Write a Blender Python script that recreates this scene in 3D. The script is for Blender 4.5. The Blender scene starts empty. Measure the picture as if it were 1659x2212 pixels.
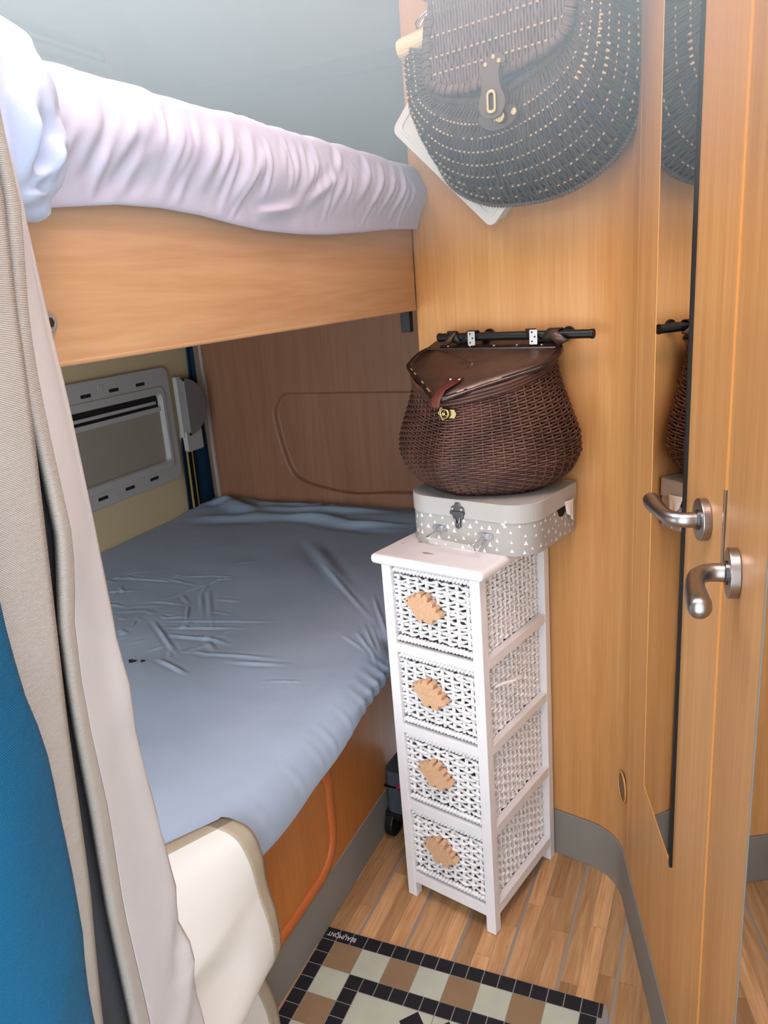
import bpy, bmesh, math, random
import numpy as np
from mathutils import Vector, Matrix
from mathutils.geometry import tessellate_polygon

rnd = random.Random(7)
SC = bpy.context.scene
COL = SC.collection
PI = math.pi

# ------------------------------------------------------------------ camera
IW, IH, FPX = 1659.0, 2212.0, 1662.0
CAM = np.array([0.0, 0.0, 1.4])
def cam_axes(yaw, pitch, roll):
    fwd = np.array([-math.sin(yaw)*math.cos(pitch), math.cos(yaw)*math.cos(pitch), -math.sin(pitch)])
    r0 = np.cross(fwd, [0, 0, 1]); r0 /= np.linalg.norm(r0)
    u0 = np.cross(r0, fwd)
    r = math.cos(roll)*r0 + math.sin(roll)*u0
    u = -math.sin(roll)*r0 + math.cos(roll)*u0
    return r, u, fwd
CR, CU, CF = cam_axes(math.radians(24.8048), math.radians(16.3209), math.radians(-4.3324))
cd = bpy.data.cameras.new('camera')
cd.sensor_fit = 'HORIZONTAL'; cd.sensor_width = 36.0; cd.lens = 36.0*FPX/IW
cd.clip_start = 0.02; cd.clip_end = 50
cam = bpy.data.objects.new('camera', cd); COL.objects.link(cam)
cam.matrix_world = Matrix(((CR[0], CU[0], -CF[0], CAM[0]), (CR[1], CU[1], -CF[1], CAM[1]), (CR[2], CU[2], -CF[2], CAM[2]), (0, 0, 0, 1)))
SC.camera = cam

# ------------------------------------------------------------------ world, lights, exposure
SC.view_settings.view_transform = 'Standard'
SC.view_settings.look = 'None'
SC.view_settings.gamma = 1.0
SC.view_settings.use_curve_mapping = False
SC.view_settings.exposure = 0.85
wd = bpy.data.worlds.new('daylight'); SC.world = wd
wd.use_nodes = True
bgn = wd.node_tree.nodes['Background']
bgn.inputs['Color'].default_value = (0.90, 0.95, 1.0, 1)
bgn.inputs['Strength'].default_value = 2.2
def area_light(name, loc, rot, sx, sy, power, col):
    ld = bpy.data.lights.new(name, 'AREA'); ld.shape = 'RECTANGLE'; ld.size = sx; ld.size_y = sy
    ld.energy = power; ld.color = col
    o = bpy.data.objects.new(name, ld); COL.objects.link(o); o.location = loc; o.rotation_euler = rot
    return o
# daylight falling through the roof hatch over the aisle
area_light('roof_hatch_daylight', (-0.02, 0.55, 2.53), (0, 0, 0), 0.6, 0.6, 38.0, (0.88, 0.95, 1.0))
# daylight falling through the skylight over the upper bunk
area_light('bunk_skylight_daylight', (-1.05, 0.80, 2.53), (0, 0, 0), 0.8, 0.8, 30.0, (0.54, 0.84, 1.0))
SC.cycles.max_bounces = 6; SC.cycles.diffuse_bounces = 3; SC.cycles.glossy_bounces = 3; SC.cycles.transmission_bounces = 4; SC.cycles.transparent_max_bounces = 4

# bluish scatter volume added under the roof to imitate lens glare, thickening upwards
wn = wd.node_tree; wl = wn.links
vs = wn.nodes.new('ShaderNodeVolumeScatter'); vs.inputs['Color'].default_value = (0.62, 0.90, 1.0, 1); vs.inputs['Anisotropy'].default_value = 0.0
tcw = wn.nodes.new('ShaderNodeNewGeometry'); sx = wn.nodes.new('ShaderNodeSeparateXYZ'); wl.new(tcw.outputs['Position'], sx.inputs[0])
def mrange(sock, a, b, c, d):
    r = wn.nodes.new('ShaderNodeMapRange'); r.inputs['From Min'].default_value = a; r.inputs['From Max'].default_value = b; r.inputs['To Min'].default_value = c; r.inputs['To Max'].default_value = d
    wl.new(sock, r.inputs['Value']); return r.outputs[0]
def mmul(a, b):
    r = wn.nodes.new('ShaderNodeMath'); r.operation = 'MULTIPLY'; wl.new(a, r.inputs[0]); wl.new(b, r.inputs[1]); return r.outputs[0]
GLARE_VEIL = 1.9 
dz = mrange(sx.outputs['Z'], 1.42, 2.05, 0.0, GLARE_VEIL)
gt = wn.nodes.new('ShaderNodeMath'); gt.operation = 'GREATER_THAN'; gt.inputs[1].default_value = -0.3; wl.new(sx.outputs['Y'], gt.inputs[0])
dz = mmul(dz, gt.outputs[0])
wl.new(dz, vs.inputs['Density']); wl.new(vs.outputs[0], [n for n in wn.nodes if n.type == 'OUTPUT_WORLD'][0].inputs['Volume'])
SC.cycles.volume_max_steps = 4; SC.cycles.volume_step_rate = 1.0; SC.cycles.volume_bounces = 0
wd.cycles.volume_step_size = 0.9; wd.cycles.volume_sampling = 'DISTANCE'; SC.cycles.use_light_tree = False

# ------------------------------------------------------------------ pixel -> place helpers (a pixel gives a direction only)
def ray(x, y):
    return CR*((x-IW/2)/FPX) - CU*((y-IH/2)/FPX) + CF
def onz(x, y, z): d = ray(x, y); return CAM + d*(z-CAM[2])/d[2]
def onx(x, y, X): d = ray(x, y); return CAM + d*(X-CAM[0])/d[0]
def ony(x, y, Y): d = ray(x, y); return CAM + d*(Y-CAM[1])/d[1]
def onplane(x, y, P, n): d = ray(x, y); return CAM + d*(np.dot(np.asarray(P)-CAM, n)/np.dot(d, n))

# ------------------------------------------------------------------ materials
def C(r, g, b):
    f = lambda c: (c/255/12.92) if c/255 <= 0.04045 else ((c/255+0.055)/1.055)**2.4
    return (f(r), f(g), f(b), 1)
def mat_base(name):
    m = bpy.data.materials.new(name); m.use_nodes = True
    nt = m.node_tree; b = nt.nodes['Principled BSDF']
    return m, nt, b
def setin(b, k, v):
    if k in b.inputs: b.inputs[k].default_value = v
def plain(name, col, rough=0.6, metal=0.0, bump=0.0, scale=200.0, var=0.0, vscale=12.0, spec=0.5, stretch=None, sheen=0.0, coat=0.0):
    """colour with a little cloudy variation and fine relief"""
    m, nt, b = mat_base(name)
    setin(b, 'Base Color', col); setin(b, 'Roughness', rough); setin(b, 'Metallic', metal); setin(b, 'Specular IOR Level', spec)
    if sheen: setin(b, 'Sheen Weight', sheen)
    if coat: setin(b, 'Coat Weight', coat); setin(b, 'Coat Roughness', 0.15)
    L = nt.links
    geo = nt.nodes.new('ShaderNodeNewGeometry')
    mp = nt.nodes.new('ShaderNodeMapping'); L.new(geo.outputs['Position'], mp.inputs['Vector'])
    if stretch: mp.inputs['Scale'].default_value = stretch
    if var > 0:
        n = nt.nodes.new('ShaderNodeTexNoise'); n.inputs['Scale'].default_value = vscale; n.inputs['Detail'].default_value = 3
        L.new(mp.outputs[0], n.inputs['Vector'])
        r = nt.nodes.new('ShaderNodeMapRange'); r.inputs['From Min'].default_value = 0.3; r.inputs['From Max'].default_value = 0.7
        r.inputs['To Min'].default_value = 1-var; r.inputs['To Max'].default_value = 1+var
        L.new(n.outputs['Fac'], r.inputs['Value'])
        mx = nt.nodes.new('ShaderNodeMixRGB'); mx.blend_type = 'MULTIPLY'; mx.inputs['Fac'].default_value = 1
        mx.inputs['Color1'].default_value = col; L.new(r.outputs[0], mx.inputs['Color2'])
        L.new(mx.outputs[0], b.inputs['Base Color'])
    if bump > 0:
        n2 = nt.nodes.new('ShaderNodeTexNoise'); n2.inputs['Scale'].default_value = scale; n2.inputs['Detail'].default_value = 4
        L.new(mp.outputs[0], n2.inputs['Vector'])
        bp = nt.nodes.new('ShaderNodeBump'); bp.inputs['Strength'].default_value = bump; bp.inputs['Distance'].default_value = 0.002
        L.new(n2.outputs['Fac'], bp.inputs['Height']); L.new(bp.outputs[0], b.inputs['Normal'])
    return m
def wood(name, c_dark, c_light, grain=(30, 30, 1.2), rough=0.4, spec=0.35, scale=1.0, randomize=0.0, swirl=0.6, bump=0.05):
    """stretched noise grain; 'grain' are mapping scales, smallest along the grain"""
    m, nt, b = mat_base(name); L = nt.links
    setin(b, 'Roughness', rough); setin(b, 'Specular IOR Level', spec)
    geo = nt.nodes.new('ShaderNodeNewGeometry')
    vec = geo.outputs['Position']
    if randomize:
        oi = nt.nodes.new('ShaderNodeObjectInfo')
        cmb = nt.nodes.new('ShaderNodeCombineXYZ')
        for k, f in (('X', 7.1), ('Y', 3.3), ('Z', 5.7)):
            mu = nt.nodes.new('ShaderNodeMath'); mu.operation = 'MULTIPLY'; mu.inputs[1].default_value = f
            L.new(oi.outputs['Random'], mu.inputs[0]); L.new(mu.outputs[0], cmb.inputs[k])
        ad = nt.nodes.new('ShaderNodeVectorMath'); ad.operation = 'ADD'
        L.new(vec, ad.inputs[0]); L.new(cmb.outputs[0], ad.inputs[1]); vec = ad.outputs[0]
    mp = nt.nodes.new('ShaderNodeMapping'); mp.inputs['Scale'].default_value = tuple(g*scale for g in grain)
    L.new(vec, mp.inputs['Vector'])
    n1 = nt.nodes.new('ShaderNodeTexNoise'); n1.inputs['Scale'].default_value = 1.0; n1.inputs['Detail'].default_value = 6
    n1.inputs['Roughness'].default_value = 0.65; n1.inputs['Distortion'].default_value = swirl
    L.new(mp.outputs[0], n1.inputs['Vector'])
    mp2 = nt.nodes.new('ShaderNodeMapping'); mp2.inputs['Scale'].default_value = tuple(g*scale*6 for g in grain)
    L.new(vec, mp2.inputs['Vector'])
    n2 = nt.nodes.new('ShaderNodeTexNoise'); n2.inputs['Scale'].default_value = 1.0; n2.inputs['Detail'].default_value = 3
    L.new(mp2.outputs[0], n2.inputs['Vector'])
    mixf = nt.nodes.new('ShaderNodeMix'); mixf.data_type = 'FLOAT'; mixf.inputs[0].default_value = 0.35
    L.new(n1.outputs['Fac'], mixf.inputs[2]); L.new(n2.outputs['Fac'], mixf.inputs[3])
    rp = nt.nodes.new('ShaderNodeValToRGB')
    rp.color_ramp.elements[0].position = 0.33; rp.color_ramp.elements[0].color = c_dark
    rp.color_ramp.elements[1].position = 0.67; rp.color_ramp.elements[1].color = c_light
    L.new(mixf.outputs[0], rp.inputs['Fac'])
    out = rp.outputs['Color']
    if randomize:
        mr = nt.nodes.new('ShaderNodeMapRange'); mr.inputs['To Min'].default_value = 1-randomize; mr.inputs['To Max'].default_value = 1+randomize*0.6
        L.new(oi.outputs['Random'], mr.inputs['Value'])
        mx = nt.nodes.new('ShaderNodeMixRGB'); mx.blend_type = 'MULTIPLY'; mx.inputs['Fac'].default_value = 1
        L.new(out, mx.inputs['Color1']); L.new(mr.outputs[0], mx.inputs['Color2']); out = mx.outputs[0]
    L.new(out, b.inputs['Base Color'])
    if bump:
        bp = nt.nodes.new('ShaderNodeBump'); bp.inputs['Strength'].default_value = bump; bp.inputs['Distance'].default_value = 0.001
        L.new(n2.outputs['Fac'], bp.inputs['Height']); L.new(bp.outputs[0], b.inputs['Normal'])
    return m
def woven(name, col, col2, scale=900.0, rough=0.85, axis='Z', bump=0.4, sheen=0.0):
    """cloth with fine rows of thread"""
    m, nt, b = mat_base(name); L = nt.links
    setin(b, 'Roughness', rough); setin(b, 'Specular IOR Level', 0.2)
    if sheen: setin(b, 'Sheen Weight', sheen)
    geo = nt.nodes.new('ShaderNodeNewGeometry')
    w1 = nt.nodes.new('ShaderNodeTexWave'); w1.bands_direction = axis; w1.inputs['Scale'].default_value = scale/6.283
    w1.inputs['Distortion'].default_value = 1.5; w1.inputs['Detail'].default_value = 2; w1.inputs['Detail Scale'].default_value = 0.4
    L.new(geo.outputs['Position'], w1.inputs['Vector'])
    rp = nt.nodes.new('ShaderNodeMixRGB'); rp.inputs['Color1'].default_value = col2; rp.inputs['Color2'].default_value = col
    L.new(w1.outputs['Fac'], rp.inputs['Fac'])
    n = nt.nodes.new('ShaderNodeTexNoise'); n.inputs['Scale'].default_value = 25; L.new(geo.outputs['Position'], n.inputs['Vector'])
    mr = nt.nodes.new('ShaderNodeMapRange'); mr.inputs['To Min'].default_value = 0.95; mr.inputs['To Max'].default_value = 1.05
    L.new(n.outputs['Fac'], mr.inputs['Value'])
    mx = nt.nodes.new('ShaderNodeMixRGB'); mx.blend_type = 'MULTIPLY'; mx.inputs['Fac'].default_value = 1
    L.new(rp.outputs[0], mx.inputs['Color1']); L.new(mr.outputs[0], mx.inputs['Color2']); L.new(mx.outputs[0], b.inputs['Base Color'])
    bp = nt.nodes.new('ShaderNodeBump'); bp.inputs['Strength'].default_value = bump; bp.inputs['Distance'].default_value = 0.001
    L.new(w1.outputs['Fac'], bp.inputs['Height']); L.new(bp.outputs[0], b.inputs['Normal'])
    return m

M = {}
M['panel_wood'] = wood('panel_wood', C(192, 138, 80), C(212, 162, 106), (26, 26, 1.1), 0.38, 0.4)
M['door_wood'] = wood('door_wood', C(194, 138, 82), C(216, 166, 110), (30, 30, 0.9), 0.36, 0.45)
M['trim_wood'] = plain('trim_wood', C(226, 160, 88), 0.35)
M['bunk_wood'] = wood('bunk_wood', C(184, 146, 108), C(202, 168, 130), (22, 1.3, 20), 0.42, 0.35, swirl=1.5)
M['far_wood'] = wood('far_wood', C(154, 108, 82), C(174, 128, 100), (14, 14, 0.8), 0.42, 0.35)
M['base_wood'] = wood('base_wood', C(176, 108, 52), C(194, 128, 70), (22, 22, 1.6), 0.45, 0.35)
M['hatch_trim'] = plain('hatch_trim', C(190, 106, 52), 0.5, bump=0.1)
M['plank'] = wood('plank', C(182, 132, 84), C(222, 182, 136), (34, 2.4, 34), 0.42, 0.4, randomize=0.38, swirl=1.6, bump=0.04)
M['seam_grey'] = plain('seam_grey', C(160, 152, 145), 0.55, bump=0.05)
M['skirting'] = plain('skirting', C(138, 136, 130), 0.55, bump=0.12, scale=900)
M['cream_wall'] = plain('cream_wall', C(236, 218, 176), 0.8, bump=0.15, scale=500)
M['upper_wall'] = plain('upper_wall', C(168, 170, 168), 0.7, bump=0.05)
M['ceiling'] = plain('ceiling', C(222, 234, 240), 0.75, bump=0.08, scale=300)
M['corner_white'] = plain('corner_white', C(196, 184, 172), 0.5)
M['win_grey'] = plain('win_grey', C(206, 207, 206), 0.55, bump=0.05, scale=600)
M['win_blind'] = plain('win_blind', C(178, 172, 158), 0.8, bump=0.1, scale=700)
M['dark_slot'] = plain('dark_slot', C(48, 46, 46), 0.7)
M['lamp_grey'] = plain('lamp_grey', C(150, 148, 148), 0.35)
M['navy'] = plain('navy', C(14, 58, 92), 0.7, bump=0.2, scale=500)
M['navy_dark'] = plain('navy_dark', C(14, 22, 40), 0.7)
M['stripe_yellow'] = plain('stripe_yellow', C(214, 200, 120), 0.7)
M['sheet_white'] = plain('sheet_white', C(194, 200, 226), 0.85, bump=0.12, scale=900, var=0.02, vscale=20, sheen=0.1)
M['sheet_white2'] = plain('sheet_white2', C(188, 204, 234), 0.85, bump=0.08, scale=900, sheen=0.1)
M['sheet_blue'] = plain('sheet_blue', C(172, 194, 220), 0.88, bump=0.15, scale=700, var=0.03, vscale=5, sheen=0.1)
M['stain'] = plain('stain', C(62, 44, 40), 0.9)
M['lining'] = plain('lining', C(198, 200, 202), 0.75, bump=0.15, scale=350, var=0.03, vscale=15)
M['fold_shade'] = plain('fold_shade', C(78, 78, 84), 0.85, bump=0.1)  # inner fold darkened in colour to stand for the curtain gap's shade
M['canvas'] = woven('canvas', C(208, 206, 200), C(150, 148, 142), 1500, axis='Z', bump=0.6)
M['tape'] = woven('tape', C(198, 188, 168), C(150, 140, 122), 1900, axis='DIAGONAL', bump=0.5)
M['blue_cloth'] = woven('blue_cloth', C(3, 97, 135), C(2, 70, 104), 1100, axis='Z', bump=0.6, sheen=0.05)
M['flap'] = plain('flap', C(220, 224, 220), 0.7, bump=0.08, scale=500)
M['white_paint'] = plain('white_paint', C(238, 239, 243), 0.42, bump=0.06, scale=120, var=0.02, vscale=30)
M['paper_rope'] = plain('paper_rope', C(240, 241, 243), 0.7, bump=0.5, scale=500, var=0.06, vscale=120)
M['gap_shade'] = plain('gap_shade', C(120, 104, 92), 0.9)  # box behind the drawer weave; shade of the gaps put into its colour
M['knob_wood'] = wood('knob_wood', C(206, 164, 128), C(226, 188, 154), (60, 60, 60), 0.55, 0.3, swirl=2)
M['black'] = plain('black', C(16, 16, 18), 0.5)
M['case_grey'] = plain('case_grey', C(182, 181, 178), 0.5, bump=0.06, scale=400)
M['case_print'] = plain('case_print', C(172, 170, 167), 0.55, bump=0.06, scale=400)
M['white_ink'] = plain('white_ink', C(238, 238, 238), 0.6)
M['torn_paper'] = plain('torn_paper', C(226, 220, 214), 0.85, bump=0.3, scale=90)
M['chrome_dark'] = plain('chrome_dark', C(120, 120, 124), 0.22, metal=1.0)
M['chrome'] = plain('chrome', C(200, 200, 204), 0.2, metal=1.0)
M['steel'] = plain('steel', C(178, 176, 176), 0.3, metal=1.0, bump=0.08, scale=350, stretch=(1, 1, 8))
M['brass'] = plain('brass', C(176, 158, 116), 0.3, metal=1.0)
M['wicker_dark'] = plain('wicker_dark', C(90, 61, 52), 0.42, var=0.35, vscale=16, spec=0.5, bump=0.2, scale=300)
M['wicker_core'] = plain('wicker_core', C(26, 17, 18), 0.8)
M['leather_dark'] = plain('leather_dark', C(78, 58, 48), 0.36, bump=0.25, scale=140, var=0.25, vscale=25, spec=0.5, coat=0.2)
M['leather_edge'] = plain('leather_edge', C(44, 34, 32), 0.25, bump=0.25, scale=120, var=0.3, vscale=60, coat=0.4)
M['leather_red'] = plain('leather_red', C(96, 48, 38), 0.5, bump=0.2, scale=200)
M['leather_worn'] = plain('leather_worn', C(196, 160, 120), 0.8)
M['rail_black'] = plain('rail_black', C(20, 24, 26), 0.42)
M['strap_dark'] = plain('strap_dark', C(42, 38, 36), 0.5, bump=0.2, scale=200)
M['wicker_brown'] = plain('wicker_brown', C(86, 74, 72), 0.5, var=0.3, vscale=30, bump=0.2, scale=300)
M['wicker_rim'] = plain('wicker_rim', C(108, 90, 88), 0.5, var=0.25, vscale=60, bump=0.2, scale=300)
M['wicker_pale'] = plain('wicker_pale', C(206, 186, 150), 0.6)
M['wicker_shell'] = plain('wicker_shell', C(30, 28, 30), 0.8)
M['leather_grey'] = plain('leather_grey', C(98, 84, 80), 0.5, bump=0.1, scale=300)
M['bamboo'] = wood('bamboo', C(204, 182, 140), C(228, 210, 172), (6, 20, 20), 0.5, 0.3)
M['white_plastic'] = plain('white_plastic', C(220, 222, 214), 0.4, bump=0.03)
M['bag_grey'] = plain('bag_grey', C(70, 80, 90), 0.8, bump=0.3, scale=500)
M['pink'] = plain('pink', C(190, 20, 90), 0.8)
M['tile_black'] = plain('tile_black', C(30, 34, 42), 0.55, bump=0.25, scale=900, var=0.1, vscale=60)
M['tile_brown'] = plain('tile_brown', C(150, 126, 96), 0.6, bump=0.1, scale=700, var=0.05, vscale=20)
M['tile_pale'] = plain('tile_pale', C(188, 197, 182), 0.6, bump=0.1, scale=700, var=0.05, vscale=18)
M['grout'] = plain('grout', C(150, 148, 148), 0.7)
M['rubber'] = plain('rubber', C(26, 30, 30), 0.6)
mm, nt_, b_ = mat_base('mirror_glass'); setin(b_, 'Base Color', (0.86, 0.87, 0.86, 1)); setin(b_, 'Metallic', 1.0); setin(b_, 'Roughness', 0.015)
M['mirror'] = mm
mm, nt_, b_ = mat_base('clear_plastic'); setin(b_, 'Base Color', (0.9, 0.9, 0.9, 1)); setin(b_, 'Roughness', 0.15); setin(b_, 'Alpha', 0.16)
M['clear_plastic'] = mm

# ------------------------------------------------------------------ object helpers
def tag(o, label=None, cat=None, group=None, kind=None):
    if label: o['label'] = label
    if cat: o['category'] = cat
    if group: o['group'] = group
    if kind: o['kind'] = kind
    return o
def thing(name, label, cat, loc=(0, 0, 0), rotz=0.0, group=None, rot=None):
    o = bpy.data.objects.new(name, None); COL.objects.link(o); o.empty_display_size = 0.05
    o.location = loc; o.rotation_euler = rot if rot else (0, 0, rotz)
    return tag(o, label, cat, group)
def link(name, me, mat=None, parent=None, smooth=False, bev=0.0, solid=0.0, subd=0, seg=2):
    if mat is not None and not me.materials: me.materials.append(mat)
    if smooth:
        me.polygons.foreach_set('use_smooth', [True]*len(me.polygons))
    o = bpy.data.objects.new(name, me); COL.objects.link(o)
    if parent is not None: o.parent = parent
    if solid:
        md = o.modifiers.new('thickness', 'SOLIDIFY'); md.thickness = abs(solid); md.offset = 1 if solid > 0 else -1
    if bev:
        md = o.modifiers.new('bevel', 'BEVEL'); md.width = bev; md.segments = seg; md.limit_method = 'ANGLE'; md.angle_limit = math.radians(40)
    if subd:
        md = o.modifiers.new('smooth', 'SUBSURF'); md.levels = subd; md.render_levels = subd
    return o
class MB:
    def __init__(s): s.v = []; s.f = []
    def add(s, v, f):
        b = len(s.v); s.v.extend([tuple(p) for p in v]); s.f.extend([tuple(i+b for i in q) for q in f]); return s
    def box(s, c, size, R=None):
        hx, hy, hz = size[0]/2, size[1]/2, size[2]/2
        vs = [Vector((x, y, z)) for x in (-hx, hx) for y in (-hy, hy) for z in (-hz, hz)]
        if R is not None: vs = [R @ p for p in vs]
        vs = [p+Vector(c) for p in vs]
        return s.add(vs, [(0, 1, 3, 2), (4, 6, 7, 5), (0, 4, 5, 1), (2, 3, 7, 6), (0, 2, 6, 4), (1, 5, 7, 3)])
    def tube(s, pts, r, n=8, closed=False, caps=True, up=None, flat=1.0):
        pts = [Vector(p) for p in pts]; N = len(pts)
        rs = r if hasattr(r, '__len__') else [r]*N
        T = []
        for i in range(N):
            if closed: t = pts[(i+1) % N]-pts[i-1]
            else: t = pts[min(i+1, N-1)]-pts[max(i-1, 0)]
            T.append(t.normalized() if t.length > 1e-9 else Vector((0, 0, 1)))
        if up is None:
            a = Vector((0, 0, 1)) if abs(T[0].z) < 0.9 else Vector((1, 0, 0))
        else: a = Vector(up)
        nrm = (a - T[0]*a.dot(T[0])).normalized()
        vs = []
        for i in range(N):
            if up is not None: nrm = Vector(up)
            nrm = nrm - T[i]*nrm.dot(T[i])
            nrm = nrm.normalized() if nrm.length > 1e-6 else T[i].orthogonal().normalized()
            bn = T[i].cross(nrm)
            for k in range(n):
                an = 2*PI*k/n
                vs.append(pts[i] + nrm*(math.sin(an)*rs[i]*flat) + bn*(math.cos(an)*rs[i]))
        fs = []
        for i in range(N if closed else N-1):
            j = (i+1) % N
            for k in range(n):
                l = (k+1) % n
                fs.append((i*n+k, i*n+l, j*n+l, j*n+k))
        if caps and not closed:
            fs.append(tuple(range(n-1, -1, -1))); fs.append(tuple((N-1)*n+k for k in range(n)))
        return s.add(vs, fs)
    def cyl(s, p0, p1, r, n=16): return s.tube([p0, p1], r, n)
    def prism(s, outline, z0, z1, f=None):
        """outline [(x,y)], extruded from z0 to z1; f maps (x,y,z) to place"""
        n = len(outline)
        f = f or (lambda x, y, z: (x, y, z))
        vs = [f(x, y, z0) for x, y in outline]+[f(x, y, z1) for x, y in outline]
        fs = [(i, (i+1) % n, n+(i+1) % n, n+i) for i in range(n)]
        tri = tessellate_polygon([[Vector((x, y, 0)) for x, y in outline]])
        fs += [tuple(t) for t in tri]+[tuple(n+i for i in reversed(t)) for t in tri]
        return s.add(vs, fs)
    def mesh(s, name):
        me = bpy.data.meshes.new(name); me.from_pydata([tuple(p) for p in s.v], [], s.f); me.validate()
        bm = bmesh.new(); bm.from_mesh(me); bmesh.ops.recalc_face_normals(bm, faces=bm.faces); bm.to_mesh(me); bm.free()
        return me
    def build(s, name, mat, parent=None, **k): return link(name, s.mesh(name), mat, parent, **k)
def grid_mesh(name, P, closed_u=False, closed_v=False):
    P = np.asarray(P, float); nu, nv = P.shape[:2]
    me = bpy.data.meshes.new(name)
    idx = np.arange(nu*nv).reshape(nu, nv)
    a = idx if closed_u else idx[:-1]; b = np.roll(idx, -1, 0) if closed_u else idx[1:]
    if closed_v: q = np.stack([a, b, np.roll(b, -1, 1), np.roll(a, -1, 1)], -1).reshape(-1, 4)
    else: q = np.stack([a[:, :-1], b[:, :-1], b[:, 1:], a[:, 1:]], -1).reshape(-1, 4)
    me.from_pydata(P.reshape(-1, 3).tolist(), [], q.tolist()); me.update()
    return me
def grid(name, P, mat, parent=None, smooth=True, **k): return link(name, grid_mesh(name, P), mat, parent, smooth=smooth, **k)
def rrect(x0, x1, y0, y1, r, n=6):
    """rounded rectangle outline; r one radius or four (br, tr, tl, bl)"""
    rs = r if hasattr(r, '__len__') else [r]*4
    out = []
    for (cx, cy, a0, rr) in ((x1-rs[0], y0+rs[0], -PI/2, rs[0]), (x1-rs[1], y1-rs[1], 0, rs[1]), (x0+rs[2], y1-rs[2], PI/2, rs[2]), (x0+rs[3], y0+rs[3], PI, rs[3])):
        m = n if rr > 1e-5 else 0
        for i in range(m+1):
            a = a0+PI/2*(i/m if m else 0); out.append((cx+rr*math.cos(a), cy+rr*math.sin(a)))
    return out
def frame_prism(mb, outer, inner, z0, z1, f):
    """a flat ring between two outlines with the same count"""
    n = len(outer)
    vs = [f(x, y, z0) for x, y in outer]+[f(x, y, z0) for x, y in inner]+[f(x, y, z1) for x, y in outer]+[f(x, y, z1) for x, y in inner]
    fs = []
    for i in range(n):
        j = (i+1) % n
        fs += [(i, j, n+j, n+i), (2*n+i, 3*n+i, 3*n+j, 2*n+j), (i, 2*n+i, 2*n+j, j), (n+i, n+j, 3*n+j, 3*n+i)]
    return mb.add(vs, fs)
def spline(pts, n, closed=False):
    """Catmull-Rom through pts, n samples evenly by length"""
    P = [np.asarray(p, float) for p in pts]; N = len(P); out = []
    segs = N if closed else N-1
    for i in range(segs):
        p0 = P[i-1] if (closed or i > 0) else 2*P[0]-P[1]
        p1 = P[i]; p2 = P[(i+1) % N]
        p3 = P[(i+2) % N] if (closed or i+2 < N) else 2*P[-1]-P[-2]
        for t in np.linspace(0, 1, 24, endpoint=False):
            out.append(0.5*((2*p1)+(-p0+p2)*t+(2*p0-5*p1+4*p2-p3)*t*t+(-p0+3*p1-3*p2+p3)*t**3))
    out.append(P[0] if closed else P[-1])
    A = np.array(out); d = np.r_[0, np.cumsum(np.linalg.norm(np.diff(A, axis=0), axis=1))]
    s = np.linspace(0, d[-1], n, endpoint=not closed)
    return np.stack([np.interp(s, d, A[:, k]) for k in range(A.shape[1])], 1)
def folds(U, V, lines):
    """sum of soft ridges; each line (u0,v0,u1,v1,width,amplitude)"""
    D = np.zeros_like(U)
    for (u0, v0, u1, v1, w, a) in lines:
        du, dv = u1-u0, v1-v0; L = math.hypot(du, dv)+1e-9
        t = ((U-u0)*du+(V-v0)*dv)/L/L; d = ((U-u0)*dv-(V-v0)*du)/L
        tt = np.clip(t, 0, 1); over = np.abs(t-tt)*L
        taper = np.sin(np.clip(tt, 0.02, 0.98)*PI)**1.1
        dist = np.sqrt(d*d+over*over)
        D += a*taper*(np.exp(-(dist/w)**2) - 0.45*np.exp(-((dist-1.8*w)/w)**2))
    return D
def vnoise(U, V, s, seed=0):
    """smooth value noise on arrays"""
    r = np.random.RandomState(seed); G = r.rand(64, 64)
    x = U*s; y = V*s
    xi = np.floor(x).astype(int); yi = np.floor(y).astype(int); fx = x-xi; fy = y-yi
    fx = fx*fx*(3-2*fx); fy = fy*fy*(3-2*fy)
    g = lambda a, b: G[a % 64, b % 64]
    return (g(xi, yi)*(1-fx)+g(xi+1, yi)*fx)*(1-fy)+(g(xi, yi+1)*(1-fx)+g(xi+1, yi+1)*fx)*fy-0.5
# ------------------------------------------------------------------ frames of the place
P0 = np.array([-0.30, 1.613, 0.0]); PU = np.array([math.cos(math.radians(-12.5)), math.sin(math.radians(-12.5)), 0]); PN = np.array([PU[1], -PU[0], 0])   # PN points into the aisle
A0 = np.array([-0.166, 1.513, 0.0]); AD = np.array([0.2954, -0.9554, 0]); AN = np.array([AD[1], -AD[0], 0])
def PS(s, off, z): p = P0+PU*s+PN*off; return Vector((p[0], p[1], z))
def AS(s, off, z): p = A0+AD*s+AN*off; return Vector((p[0], p[1], z))
def pan(x, y, off=0.0):
    p = onplane(x, y, P0+PN*off, PN); return (float(np.dot(p-P0, PU)), float(p[2]))
def onA(x, y, off=0.0):
    p = onplane(x, y, A0+AN*off, AN); return (float(np.dot(p-A0, AD)), float(p[2]))
XL, YF, ZC = -2.077, 2.735, 2.55
def Lw(px, py):
    p = onx(px, py, XL); return (float(p[1]), float(p[2]))
def Fw(px, py):
    p = ony(px, py, YF); return (float(p[0]), float(p[2]))
def struct(name, mb, mat, parent=None, **k):
    o = mb.build(name, mat, parent, **k)
    if parent is None: o['kind'] = 'structure'
    return o

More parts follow.
